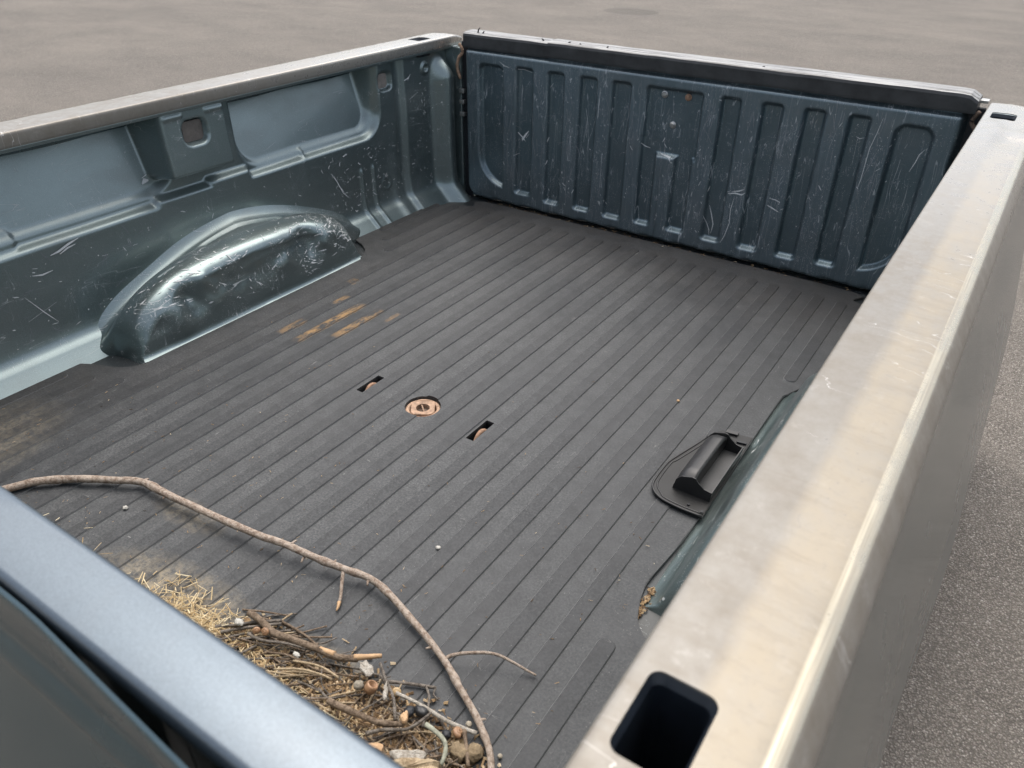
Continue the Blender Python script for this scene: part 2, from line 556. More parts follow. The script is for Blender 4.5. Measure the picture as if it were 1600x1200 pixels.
def catmull(P, n):
    P = [Vector(p) for p in P]
    P = [P[0] * 2 - P[1]] + P + [P[-1] * 2 - P[-2]]
    out = []
    for i in range(1, len(P) - 2):
        for k in range(n):
            t = k / n
            a, b, c, d = P[i - 1:i + 3]
            out.append(.5 * ((2 * b) + (c - a) * t + (2 * a - 5 * b + 4 * c - d) * t * t + (3 * b - a - 3 * c + d) * t ** 3))
    out.append(P[-2])
    return out


def tube_data(pts, radii, sides=8, rough=0., seed=0, base=0):
    V, F = [], []
    n = len(pts)
    up = Vector((0, 0, 1))
    for i, p in enumerate(pts):
        d = (pts[min(i + 1, n - 1)] - pts[max(i - 1, 0)]).normalized()
        s = d.cross(up)
        if s.length < 1e-4:
            s = Vector((1, 0, 0))
        s.normalize()
        t = s.cross(d)
        for k in range(sides):
            a = 2 * math.pi * k / sides
            r = radii[i]
            if rough:
                r *= 1 + rough * mnoise.noise(Vector((p.x * 60 + seed, p.y * 60 + k * .9, p.z * 60)))
            V.append(p + (s * math.cos(a) + t * math.sin(a)) * r)
    for i in range(n - 1):
        for k in range(sides):
            a, b = i * sides + k, i * sides + (k + 1) % sides
            F.append((base + a, base + b, base + b + sides, base + a + sides))
    F.append(tuple(base + k for k in range(sides))[::-1])
    F.append(tuple(base + (n - 1) * sides + k for k in range(sides)))
    return V, F


def lathe(name, prof, mat, loc, parent=None, n=20, smooth=True):
    """prof: (radius, z) list"""
    V, F = [], []
    for r, z in prof:
        for k in range(n):
            a = 2 * math.pi * k / n
            V.append((loc[0] + r * math.cos(a), loc[1] + r * math.sin(a), loc[2] + z))
    for i in range(len(prof) - 1):
        for k in range(n):
            F.append((i * n + k, i * n + (k + 1) % n, (i + 1) * n + (k + 1) % n, (i + 1) * n + k))
    F.append(tuple(range(n))[::-1])
    F.append(tuple((len(prof) - 1) * n + k for k in range(n)))
    return mesh(name, V, F, mat, parent, smooth)


def tag(o, label=None, cat=None, group=None, kind=None):
    if label:
        o['label'] = label
    if cat:
        o['category'] = cat
    if group:
        o['group'] = group
    if kind:
        o['kind'] = kind
    return o


def recenter(o):
    n = len(o.data.vertices)
    co = np.empty(n * 3, dtype=np.float32)
    o.data.vertices.foreach_get('co', co)
    co = co.reshape(-1, 3)
    c = np.array([(co[:, 0].min() + co[:, 0].max()) / 2, (co[:, 1].min() + co[:, 1].max()) / 2, co[:, 2].min()])
    o.data.vertices.foreach_set('co', (co - c).reshape(-1).astype(np.float32))
    o.location = Vector(c) + o.location
    o.data.update()
    return o


# ---------------------------------------------------------------- ground
GZ = -.42
g = mesh('asphalt_ground', [(-150, -150, GZ), (150, -150, GZ), (150, 150, GZ), (-150, 150, GZ)], [(0, 1, 2, 3)], ASPHALT)
tag(g, kind='structure', label='worn grey brown asphalt of an open lot all around the bed')

# ---------------------------------------------------------------- truck bed
bed = bpy.data.objects.new('truck_bed', None)
link(bed)
tag(bed, 'blue grey pickup truck bed with steel capped rails and closed ribbed tailgate', 'truck bed')
L = 1.9665
H = .5183

# --- floor panel with recesses for the hitch and chain loops
floor = box('floor_panel', -.16, 1.69, -.04, 2.0, -.030, -.008, FLOOR_PAINT, bed, 0)
SLOTS = ((.605, .623, .820, .892), (.907, .926, .815, .889))
HC = (.7655, .853)
cs_ = []
for x0, x1, y0, y1 in SLOTS:
    cs_.append(box('cutter', x0 - .004, x1 + .004, y0 - .004, y1 + .004, -.1, .05, PAINT, None, 0))
cyl = lathe('cutter', [(.0375, -.1), (.0375, .05)], PAINT, (*HC, 0), None, 40, False)
cut(floor, cs_ + [cyl])
for x0, x1, y0, y1 in SLOTS:
    pan = [(x0 - .006, y0 - .006, -.016), (x1 + .006, y0 - .006, -.016), (x1 + .006, y1 + .006, -.016), (x0 - .006, y1 + .006, -.016)]
    V = pan + [(x, y, -.055) for x, y, z in pan]
    lp = mesh('chain_pocket', V, [(0, 1, 5, 4), (1, 2, 6, 5), (2, 3, 7, 6), (3, 0, 4, 7), (4, 5, 6, 7)], DARK, bed)
    pts = [Vector((x0 + .011, y0 + .008 + t * (y1 - y0 - .016), -.040 + .037 * math.sin(math.pi * min(max(t, 0), 1)) ** .6)) for t in np.linspace(0, 1, 13)]
    V, F = tube_data(pts, [.0048] * 13, 8)
    mesh('chain_loop', V, F, RUST, lp, True)
# gooseneck hitch: outer ring, rounded square plug, cross bar
hr = lathe('hitch_receiver', [(.0372, -.02), (.0372, -.0065), (.033, -.0045), (.0295, -.006), (.0295, -.045), (.0, -.045)], RUST_PALE, (*HC, 0), bed, 40)
pl = prism('hitch_plug', [(HC[0] + math.cos(.6) * x - math.sin(.6) * y, HC[1] + math.sin(.6) * x + math.cos(.6) * y) for x, y in rrect(-.0250, .0250, -.0250, .0250, .0130, 7)], -.03, -.0035, RUST_PALE, hr, .001)
cc = lathe('cutter', [(.0148, -.1), (.0148, .05)], PAINT, (*HC, 0), None, 30, False)
cut(pl, [cc])
lathe('plug_bottom', [(.0155, -.022), (.0155, -.013), (0.0, -.0128)], RUST_DARK, (*HC, 0), hr, 24)
a = .72
V, F = tube_data([Vector((HC[0] + s * .0135 * math.cos(-a), HC[1] + s * .0135 * math.sin(-a), -.006)) for s in (-1, 0, 1)], [.0018] * 3, 8)
mesh('pull_bar', V, F, RUST_PALE, hr, True)


# --- side walls
def wall_x(y, z):
    aft = smoothstep(1.42, 1.62, y)
    xl = -.046 + .002 * aft
    xl = xl + .012 * smoothstep(1.755, 1.775, y) - .004 * np.exp(-((y - 1.745) / .012) ** 2)
    s_out = smoothstep(.003, -.019, sd_rect(y, z, -1., 1.664, .261, .75, .080))
    s_apr = smoothstep(.006, -.014, np.minimum(sd_rect(y, z, .858, 1.150, .2, .284, .012), sd_rect(y, z, 1.010, 1.150, .2, .294, .012)))
    s_out = s_out * (1 - s_apr)
    notch = .005 * np.exp(-((y - 1.345) / .006) ** 2) * smoothstep(.32, .28, z)
    x = xl * (1 - s_out) + (-.066 + notch) * s_out
    s_w1 = smoothstep(.003, -.021, sd_rect(y, z, -1., .940, .284, .75, .085))
    s_w2 = smoothstep(.003, -.021, sd_rect(y, z, 1.128, 1.648, .279, .75, .070))
    s_w = np.maximum(s_w1, s_w2)
    x = x * (1 - s_w) - (.078 + .32 * (z - .295)) * s_w
    # step in the lower window flange
    x = x + .006 * smoothstep(.010, -.004, sd_rect(y, z, -.3, .525, .276, .308, .01))
    # tie-down box standing proud of the wall
    s_box = smoothstep(.001, -.017, sd_rect(y, z, .876, 1.084, .319, .75, .020))
    x = x * (1 - s_box) - (.006 + .06 * (z - .40)) * s_box
    # rounded holes in the box and in the rear post
    x = x - .020 * smoothstep(.003, -.005, sd_rect(y, z, .945, 1.013, .398, .456, .020))
    x = x - .016 * smoothstep(.003, -.005, sd_rect(y, z, 1.666, 1.724, .392, .446, .017))
    # two short beads at the top of the box
    for yc in (.925, 1.040):
        x = x + .004 * smoothstep(.004, -.003, sd_rect(y, z, yc - .025, yc + .025, .466, .474, .004))
    # round boss with a hole behind the post, plug ring low down
    r3 = np.hypot(y - 1.872, z - .432)
    x = x + .006 * smoothstep(.022, .016, r3) - .014 * smoothstep(.010, .006, r3)
    r4 = np.hypot(y - 1.665, z - .110)
    x = x + .0025 * np.exp(-((r4 - .019) / .003) ** 2)
    # upright beads running down to the floor
    for yb in (1.555, 1.608):
        x = x + .007 * np.exp(-((y - yb - .02 * np.maximum(.06 - z, 0) * 4) / .0060) ** 2) * smoothstep(.190, .172, z)
    x = x + .010 * np.exp(-((y - 1.71) / .022) ** 2) * smoothstep(.34, .05, z) * .8
    # rear pillar bulge
    pb = np.exp(-np.abs((y - 1.946) / .037) ** 3) * smoothstep(.480, .40, z + .4 * np.abs(y - 1.946))
    x = x + .052 * pb
    # floor fillet
    u_ = .050 - .98 * (z + .008)
    x = x + .5 * (u_ + np.sqrt(u_ * u_ + .010 ** 2)) + .012 * np.exp(-np.maximum(z - .03, 0) / .03)
    return x


zs = np.concatenate([-.008 + .052 * (1 - np.cos(np.linspace(0, np.pi / 2, 18))) * 1.0, np.linspace(.0475, .482, 124)])
ys = np.linspace(-.04, 1.984, 566)
YY, ZZ = np.meshgrid(ys, zs, indexing='ij')
XX = wall_x(YY, ZZ)
# slight hand-worn waviness
wav = .0012 * np.sin(YY * 9 + 1.3) * np.sin(ZZ * 14 + .4) + .0008 * np.sin(YY * 23 + ZZ * 17)
XX = XX + wav * smoothstep(.06, .12, ZZ)


def flange_strip(name, sgn, x_in, parent):
    prof = [(-.0125, .486), (-.0115, .4805), (-.008, .479), (-.003, .481), (-.0015, .487), (-.004, .500)]
    Y = np.linspace(-.04, 1.985, 30)
    P = np.array([[(x_in + sgn * px, y, pz) for px, pz in prof] for y in Y])
    return grid(name, P, PAINT, parent, flip=(sgn < 0), smooth=False)


WELL = dict(h=.166)


def well_surface(crumple=1.):
    """loaf shaped wheel housing; rows t from the wall over the top to the foot of the inner face"""
    ts = np.concatenate([np.linspace(0, .18, 12), np.linspace(.2, .50, 24), np.linspace(.52, .8, 34), np.linspace(.815, 1, 30)])
    th = np.linspace(0, np.pi, 150)
    T, A = np.meshgrid(ts, th, indexing='ij')
    k_in = smoothstep(.10, .70, T)
    n = 1.40 + 1.37 * k_in
    yc = 1.050 - .050 * k_in
    ly = .462 - .090 * k_in
    h = .177 + .004 * k_in
    fil = .25 * np.clip(1 - T / .18, 0, 1) ** 2.1
    c, s = np.cos(A), np.sin(A)
    phi = np.clip((T - .50) / .30, 0, 1) * np.pi / 2
    x = np.where(T < .18, -.056 + .048 * T / .18, 0)
    x = np.where((T >= .18) & (T < .50), -.008 + .038 * (T - .18) / .32, x)
    x = np.where(T >= .50, .030 + .084 * np.sin(phi), x)
    sy = 1 + fil * (.25 + .75 * s) - .22 * (1 - np.cos(phi)) * np.abs(s) ** .7
    sz = 1 + fil - .20 * (1 - np.cos(phi))
    k = np.where(T >= .8, 1 - (T - .8) / .2, 1.)
    x = np.where(T >= .8, .114 + .003 * np.sin((T - .8) / .2 * np.pi), x)
    y = yc + .012 * k_in * (c < 0) - ly * (1 - .055 * k_in * (c < 0)) * sy * k * np.sign(c) * np.abs(c) ** (2 / n)
    z = h * sz * k * np.abs(s) ** (2 / n) - .008
    # long shallow pocket pressed in the top
    d = sd_rect(y, x, .905, 1.205, -.020, .040, .029)
    z = z - .007 * smoothstep(.004, -.010, d) * (T > .15) * (T < .56) * smoothstep(.08, .14, z)
    # crumpled inner edge
    P = np.stack([x, y, z], -1)
    w = np.exp(-((T - .76) / .06) ** 2) * smoothstep(.03, .09, z)
    w2 = np.exp(-((T - .83) / .06) ** 2) * smoothstep(.03, .08, z)
    for i in range(P.shape[0]):
        for j in range(P.shape[1]):
            if w[i, j] > .02 or w2[i, j] > .02:
                p = Vector(P[i, j])
                a_ = mnoise.noise(Vector((p.x * 14, p.y * 16, p.z * 14)))
                b_ = mnoise.noise(Vector((p.x * 30 + 5, p.y * 34, p.z * 30)))
                P[i, j, 2] += crumple * w[i, j] * (.011 * a_ + .006 * b_ - .002)
                P[i, j, 0] += crumple * w2[i, j] * (.012 * a_ + .006 * b_ - .003)
    # two deep dents in the inner face
    for (dy, dz, rr, am) in ((.79, .105, .040, .024), (.75, .050, .032, -.014), (.86, .085, .035, -.010), (1.17, .110, .040, .022), (1.235, .085, .032, -.014), (.98, .10, .045, .010), (1.08, .09, .03, -.008)):
        g_ = np.exp(-(((P[..., 1] - dy) ** 2 + (P[..., 2] - dz) ** 2) / rr ** 2)) * (T > .55)
        P[..., 0] -= crumple * .75 * am * g_
    # skirt at the foot: a small fillet onto the floor
    zz = np.clip(.020 - (P[..., 2] + .008), 0, .020)
    P[..., 0] += (.020 - np.sqrt(np.maximum(.020 ** 2 - zz ** 2, 0))) * (T > .6)
    return P


WP = well_surface()
WP2 = well_surface(.15)


def side(sgn, label):
    x_off = 0. if sgn > 0 else 1.560
    X = XX if sgn > 0 else x_off - np.maximum(XX, -.092)
    if sgn < 0:   # this housing leans away from the bed
        Pw_ = WP2.copy()
        Pw_[..., 0] -= .30 * np.maximum(Pw_[..., 2], 0)
    w = grid('side_wall', np.stack([X, YY, ZZ], -1), PAINT, bed, flip=(sgn < 0))
    if label:
        w['label'] = label
    Pw = WP.copy() if sgn > 0 else Pw_
    Pw[..., 0] = Pw[..., 0] if sgn > 0 else 1.523 - Pw[..., 0]
    grid('wheel_well', Pw, WELL_PAINT, w, flip=(sgn > 0))
    flange_strip('rail_flange', sgn, 0. if sgn > 0 else 1.56, w)
    def px(v):
        return v if sgn > 0 else x_off - v
    def plate(name, y0, y1, z0, z1, xx, mat):
        pts = rrect(y0, y1, z0, z1, .009, 4)
        V = [(px(xx), a_, b_) for a_, b_ in pts] + [(px(xx - .004), a_, b_) for a_, b_ in pts]
        n = len(pts)
        F = [tuple(range(n)), tuple(range(2 * n - 1, n - 1, -1))] + [(i, (i + 1) % n, n + (i + 1) % n, n + i) for i in range(n)]
        mesh(name, V, F, mat, w)
    plate('pocket_liner', .952, 1.008, .403, .451, -.0225, DIRTY)
    plate('pocket_liner', 1.673, 1.717, .398, .440, -.0575, simple('pale_liner', (.26, .23, .205), .75, var=.2, scale=80))
    return w


side_l = side(1, None)
side_r = side(-1, None)


# --- steel rail caps
RP = [(.0025, .4865), (.0008, .4895), (0., .494), (0., .512), (.0006, .5150), (.0018, .5172), (.0040, .5182), (.009, .5186), (.030, .5192), (.0445, .5194), (.0475, .5193),
      (.070, .5182), (.0905, .5170), (.0940, .5163), (.0970, .5158), (.1000, .5151), (.1030, .5142), (.1050, .5132), (.1068, .5116), (.1085, .5092), (.1120, .5035), (.1155, .4975), (.1178, .4925), (.1190, .4880), (.1196, .482), (.1198, .476)]


def rail(sgn, x_in, dents):
    ny = 340
    Y = np.linspace(-.03, 2.035, ny)
    pr = []
    for i in range(len(RP) - 1):
        k = 3 if abs(RP[i + 1][0] - RP[i][0]) > .01 else 1
        for j in range(k):
            t = j / k
            pr.append((RP[i][0] * (1 - t) + RP[i + 1][0] * t, RP[i][1] * (1 - t) + RP[i + 1][1] * t))
    pr.append(RP[-1])
    pr = np.array(pr)
    tn = np.gradient(pr, axis=0)
    nm = np.stack([tn[:, 1], -tn[:, 0]], -1)
    nm /= np.linalg.norm(nm, axis=1)[:, None]
    inner = pr + nm * .0016
    npf = len(pr)
    V, F = [], []
    for y in Y:
        # the rear end rounds down a little
        tail = max(0., (y - 1.985) / .05)
        for k, loop in ((0, pr), (1, inner[::-1])):
            for q in loop:
                dx, z = q
                yy = y
                if tail > 0:
                    z -= .010 * tail ** 2 * (1 if z > .5 else .3)
                    yy = y - .030 * tail * max(0, (dx - .06) / .06) ** 2
                x = dx
                if k == 0 or True:
                    crease = math.exp(-((dx - .102) / .009) ** 2)
                    z += crease * .0009 * mnoise.noise(Vector((y * 22, sgn * 3., 0)))
                    x += crease * .0008 * mnoise.noise(Vector((y * 31 + 9, sgn, 0)))
                    if dents:
                        env = math.exp(-((y - 1.70) / .13) ** 2) * smoothstep(.002, .02, np.float64(dx))
                        nz = mnoise.noise(Vector((dx * 22, y * 9, 1.))) + .35 * mnoise.noise(Vector((dx * 38, y * 17, 4.)))
                        z += env * .0062 * nz
                        env2 = math.exp(-((y - .45) / .8) ** 2)
                        z += .0006 * env2 * mnoise.noise(Vector((dx * 18, y * 6, 7.)))
                V.append((x_in + sgn * x, yy, z))
    n = 2 * npf
    for i in range(ny - 1):
        for k in range(n):
            F.append((i * n + k, i * n + (k + 1) % n, (i + 1) * n + (k + 1) % n, (i + 1) * n + k))
    F.append(tuple(range(n))[::-1])
    F.append(tuple((ny - 1) * n + k for k in range(n)))
    if sgn < 0:
        F = [f[::-1] for f in F]
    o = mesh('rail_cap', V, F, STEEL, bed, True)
    bm = bmesh.new(); bm.from_mesh(o.data)
    bmesh.ops.recalc_face_normals(bm, faces=bm.faces[:])
    bm.to_mesh(o.data); bm.free()
    cuts, holes = [], ((.0145, .0605, .072, .1385), (.0155, .0645, 1.832, 1.895))
    for a0, a1, y0, y1 in holes:
        xs = sorted((x_in + sgn * a0, x_in + sgn * a1))
        cuts.append(prism('cutter', rrect(xs[0], xs[1], y0, y1, .0085, 6), .505, .54, STEEL))
    cut(o, cuts)
    drop(cuts)
    for p in o.data.polygons:
        p.use_smooth = True
    # soften only real corners
    o.data.set_sharp_from_angle(angle=math.radians(38))
    for a0, a1, y0, y1 in holes:
        xs = sorted((x_in + sgn * a0, x_in + sgn * a1))
        top = rrect(xs[0] - .0005, xs[1] + .0005, y0 - .0005, y1 + .0005, .009, 6)
        rim = rrect(xs[0] + .003, xs[1] - .003, y0 + .003, y1 - .003, .007, 6)
        n_ = len(top)
        V = [(x, y, .5165) for x, y in top] + [(x, y, .510) for x, y in rim] + [(x, y, .31 if y0 < 1 else .470) for x, y in rim]
        F = [(r_ * n_ + i, r_ * n_ + (i + 1) % n_, (r_ + 1) * n_ + (i + 1) % n_, (r_ + 1) * n_ + i) for r_ in (0, 1) for i in range(n_)]
        F.append(tuple(2 * n_ + i for i in range(n_)))
        mesh('stake_pocket', V, F, None, o, False, [POCKET, DARK], [0] * (2 * n_) + [1])  # pocket shade is painted in, black at the bottom
    return o


rail_l = rail(-1, 0., False)
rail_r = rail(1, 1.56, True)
rail_r['label'] = 'steel rail cap with a dented wrinkled rear end'


# --- outer body sides
def outer(sgn, x_in):
    prof = [(.1165, .484), (.1185, .476), (.121, .462), (.126, .44), (.136, .405), (.150, .355), (.166, .29), (.183, .21), (.197, .13), (.206, .05), (.211, -.03),
            (.211, -.10), (.206, -.18), (.198, -.25), (.190, -.31), (.180, -.335)]
    pts = catmull([Vector((a_, 0, b_)) for a_, b_ in prof], 4)
    Y = np.linspace(-.045, 2.09, 120)
    P = np.empty((len(Y), len(pts), 3))
    for i, y in enumerate(Y):
        fl = .014 * float(smoothstep(.55, .98, np.float64(y))) * float(smoothstep(2.1, 1.6, np.float64(y)))
        for j, q in enumerate(pts):
            bulge = max(0., min(1., (.46 - q.z) / .3))
            P[i, j] = (x_in + sgn * (q.x - .016 * bulge + fl * bulge), y, q.z)
    return grid('outer_panel', P, PAINT_CLEAN, bed, flip=(sgn > 0))


outer(1, 1.56)
outer(-1, 0.)

# --- front bulkhead: inner face with stiffening beads, top flange, outer skin
X_ = np.linspace(-.09, 1.62, 200)
Z_ = np.linspace(-.008, .50, 50)
XG, ZG = np.meshgrid(X_, Z_, indexing='ij')
yb = -.012 + np.zeros_like(XG)
for k in range(11):
    xc = .10 + k * .133
    yb -= .012 * smoothstep(.004, -.008, sd_rect(XG, ZG, xc - .028, xc + .028, .05, .43, .012))
bulk = grid('bulkhead', np.stack([XG, yb, ZG], -1), PAINT, bed, flip=True)
bm = bmesh.new()
box_bm(bm, -.115, 1.5590, -.055, .0, .494, .5183, .006, 3)
fl_o = bm_obj('top_flange', bm, PAINT_FLANGE, bulk, True)
fl_o.data.set_sharp_from_angle(angle=math.radians(50))
pr = [(.000, .512), (.0035, .508), (.005, .495), (.0045, .47), (.002, .45), (.0025, .443), (.007, .436), (.0125, .426), (.0160, .41), (.055, .30), (.135, .05), (.150, -.2), (.140, -.33)]
pts = catmull([Vector((a_, 0, b_)) for a_, b_ in pr], 5)
X_ = np.linspace(-.11, 1.66, 80)
P = np.empty((len(X_), len(pts), 3))
for i, x in enumerate(X_):
    gap = max(0., x - 1.20) * .060
    for j, q in enumerate(pts):
        gk = gap * max(0., min(1., (q.z - .43) / .06))
        P[i, j] = (x, -.0575 - q.x - gk, q.z)
grid('front_panel', P, PAINT_CLEAN, bed)

# --- tailgate
DEP = [(.258, .322, .051), (.374, .434, .042), (.486, .548, .044), (.595, .659, .042), (.927, .987, .044), (1.041, 1.101, .043), (1.152, 1.211, .045), (1.264, 1.321, .050)]


def gate_y(x, z):
    """offset of the inner skin away from the bed"""
    sd = np.full_like(x, 9.)
    for a_, b_, zb in DEP:
        lean = (.45 - z) * .006
        sd = np.minimum(sd, sd_rect(x + lean, z, a_, b_, zb - .002, .455, .013))
    sd = np.minimum(sd, sd_rect(x, z, .705, .879, .262, .455, .014))
    sd = np.minimum(sd, sd_rect(x, z, .703, .757, .044, .32, .012))
    sd = np.minimum(sd, sd_rect(x, z, .812, .870, .044, .32, .012))
    # outer ones with a big bottom corner
    e1 = np.maximum(sd_rect(x, z, .112, .209, .058, .450, .022), .105 - np.hypot(np.minimum(x - .217, 0), np.minimum(z - .163, 0)) * 0 - 9)
    e1 = np.where((x < .217) & (z < .163), np.maximum(np.hypot(x - .217, z - .163) - .105, x - .209), e1)
    sd = np.minimum(sd, e1)
    e2 = sd_rect(x, z, 1.377, 1.470, .058, .450, .030)
    e2 = np.where((x > 1.365) & (z < .163), np.maximum(np.hypot(x - 1.365, z - .163) - .105, 1.377 - x), e2)
    sd = np.minimum(sd, e2)
    y = .0175 * smoothstep(.003, -.0100, sd)
    # step under the cap
    y = y + .012 * smoothstep(.4775, .4895, z)
    # turned edges, round lower corners
    eg = sd_rect(x, z, .052, 1.527, -.004, .60, .055)
    y = y + .030 * smoothstep(-.020, .001, eg) ** 2
    # centre seam
    y = y + .004 * np.exp(-((x - .772) / .0035) ** 2) * smoothstep(.27, .20, z)
    # small scallops on the lower edge
    y = y + .010 * smoothstep(.020, .002, z + .004 * np.cos(x * 2 * math.pi / .112 + .4)) * (.5 + .5 * np.cos(x * 2 * math.pi / .112 + .9))
    y = y + .0008 * np.sin(x * 11) * np.sin(z * 13 + 1)
    return y


XG, ZG = np.meshgrid(np.linspace(.052, 1.527, 520), np.linspace(-.004, .505, 180), indexing='ij')
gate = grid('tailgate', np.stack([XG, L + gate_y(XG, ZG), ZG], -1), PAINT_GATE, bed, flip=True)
box('gate_back', .056, 1.523, L + .046, L + .070, -.02, .515, PAINT_CLEAN, gate, .006)


def cap_piece(name, x0, x1, dy, dz, end_round):
    prof = [(.000, .490), (-.003, .492), (-.0035, .497), (-.0035, .526), (-.001, .5325), (.006, .5355), (.03, .5385), (.058, .537), (.070, .532), (.073, .52), (.073, .49)]
    n = 60
    V, F, fm = [], [], []
    for i in range(n + 1):
        x = x0 + (x1 - x0) * i / n
        e = max(0., (x - (x1 - .03)) / .03) if end_round else 0.
        for (py, pz) in prof:
            V.append((x, L + .006 + py + dy, pz + dz - (.012 * e * e if pz > .51 else 0) + .0012 * mnoise.noise(Vector((x * 13, py * 40, pz * 20)))))
    m = len(prof)
    for i in range(n):
        for k in range(m - 1):
            F.append((i * m + k, (i + 1) * m + k, (i + 1) * m + k + 1, i * m + k + 1))
            fm.append(1 if 4 <= k <= 7 else 0)
    F.append(tuple(range(m))); fm.append(0)
    F.append(tuple(n * m + k for k in range(m))[::-1]); fm.append(0)
    return mesh(name, V, F, None, gate, False, [BLACK_WORN, CAP_TOP], fm)


cap_piece('top_cap', .370, 1.538, -.003, .0015, True)
c2 = cap_piece('top_cap', .053, .369, .0, -.001, False)
# torn slivers sticking up from the cap
for (x, h, lean) in ((.10, .016, .010), (.12, .006, .006), (.345, .006, -.006), (.43, .006, .01), (.475, .005, -.004), (.56, .006, .006), (1.02, .004, .006)):
    pts = [Vector((x, L + .02, .535)), Vector((x + lean * .3, L + .019, .535 + h * .6)), Vector((x + lean, L + .018, .535 + h))]
    V, F = tube_data(pts, [.003, .0022, .0014], 6)
    mesh('torn_sliver', V, F, BLACK, c2)
# latch bolts
for (x, z, m_) in ((.757, .434, BOLT_STEEL), (.829, .435, RUST), (.792, .354, BOLT_STEEL)):
    yb_ = L + .0165
    V, F = [], []
    prof = [(.0098, .0), (.0098, -.002), (.0074, -.003), (.0070, -.0062), (.0055, -.0078), (0.0006, -.0082)]
    n = 14
    for r, d in prof:
        for k in range(n):
            a_ = 2 * math.pi * k / n
            V.append((x + r * math.cos(a_), yb_ + d, z + r * math.sin(a_)))
    for i in range(len(prof) - 1):
        for k in range(n):
            F.append((i * n + k, i * n + (k + 1) % n, (i + 1) * n + (k + 1) % n, (i + 1) * n + k))
    F.append(tuple((len(prof) - 1) * n + k for k in range(n)))
    o = mesh('bolt', V, F, m_, gate, False)
    if m_ is RUST:
        o['label'] = 'rusty orange bolt head'
# posts at both ends of the tailgate, latch hardware, lamp edge
for sx, x0, x1 in ((1, -.10, .030), (-1, 1.552, 1.665)):
    post = box('corner_post', x0, x1, 1.985, 2.085, -.30, .485, PAINT, bed, .004)
    xa = x1 if sx > 0 else x0
    box('gap_shade', *(sorted((xa - sx * .004, xa + sx * (.028 if sx > 0 else .034)))), 1.996, 2.008, -.1, .503, DARK, post, .002)  # dark strip added to stand in for the shade inside the gap
    box('lamp_edge', *(sorted((xa - sx * .001, xa + sx * .017))), 2.0, 2.06, .01, .10, RED, post, .003)
    for z in (.27, .31, .345):
        box('latch_tab', *(sorted((xa - sx * .004, xa + sx * .016))), 1.975, 1.99, z, z + .014, BOLT_STEEL, post, .002)
    pts = catmull([Vector((xa + sx * .006, 1.97, .50)), Vector((xa + sx * .016, 1.975, .475)), Vector((xa + sx * .002, 1.972, .455)), Vector((xa - sx * .008, 1.975, .425)), Vector((xa + sx * .002, 1.978, .39))], 5)
    V, F = tube_data(pts, [.005] * len(pts), 7)
    mesh('worn_cable', V, F, RUST_DARK if sx < 0 else RUST_PALE, post, True)
box('striker_plate', 1.529, 1.556, 2.005, 2.03, .512, .519, BOLT_STEEL, bed, .001)
# cross members the bed rests on
for y in (.18, .78, 1.38, 1.9):
    box('cross_sill', .12, 1.42, y - .04, y + .04, GZ, -.031, RUST_DARK, bed, .004)


# --- scratch marks: short raised strips of bare primer
def strips(name, lines, surf, mat, parent):
    V, F = [], []
    for pts, w in lines:
        q = [np.array(surf(a_, b_)) for a_, b_ in pts]
        ab = [np.array(p) for p in pts]
        for i in range(len(q)):
            d = ab[min(i + 1, len(q) - 1)] - ab[max(i - 1, 0)]
            d = d / (np.linalg.norm(d) + 1e-9)
            nrm = np.array([-d[1], d[0]]) * w * (.5 if 0 < i < len(q) - 1 else .15)
            for s_ in (-1, 1):
                V.append(surf(ab[i][0] + s_ * nrm[0], ab[i][1] + s_ * nrm[1]))
            if i:
                b = len(V) - 4
                F.append((b, b + 1, b + 3, b + 2))
    o = mesh(name, V, F, mat, parent, True)
    o['kind'] = 'stuff'
    return o


def wander(a, b, ang, ln, bend, n=6):
    pts = [(a, b)]
    for _ in range(n):
        ang += rnd.gauss(0, bend)
        a += math.cos(ang) * ln / n
        b += math.sin(ang) * ln / n
        pts.append((a, b))
    return pts


def gsurf(x, z):
    return (x, L + float(gate_y(np.array([x]), np.array([z]))[0]) - .0006, z)


def wsurf(y, z):
    return (float(wall_x(np.array([y]), np.array([z]))[0]) + .0012, y, z)


bright, faint = [], []
ridges = [.235, .348, .46, .571, .682, .785, .903, 1.014, 1.127, 1.238, 1.349]
for _ in range(330):
    xc = rnd.choice(ridges) + rnd.gauss(0, .014)
    zc = rnd.uniform(.03, .46)
    ln = rnd.choice((.006, .01, .02, .035, .06))
    faint.append((wander(xc, zc, rnd.gauss(math.pi / 2, .22), ln * 1.3, .05), rnd.uniform(.0005, .0012)))
for _ in range(120):
    xc, zc = rnd.uniform(.08, 1.5), rnd.uniform(.03, .46)
    faint.append((wander(xc, zc, rnd.uniform(0, 3.1), rnd.uniform(.005, .03), .3), rnd.uniform(.0005, .001)))
for _ in range(230):
    xc, zc = rnd.choice(ridges) + rnd.gauss(0, .02), rnd.uniform(.04, .45)
    bright.append((wander(xc, zc, rnd.gauss(math.pi / 2, .45), rnd.choice((.002, .003, .005, .008, .016)), .07, 3), rnd.uniform(.0007, .0020)))
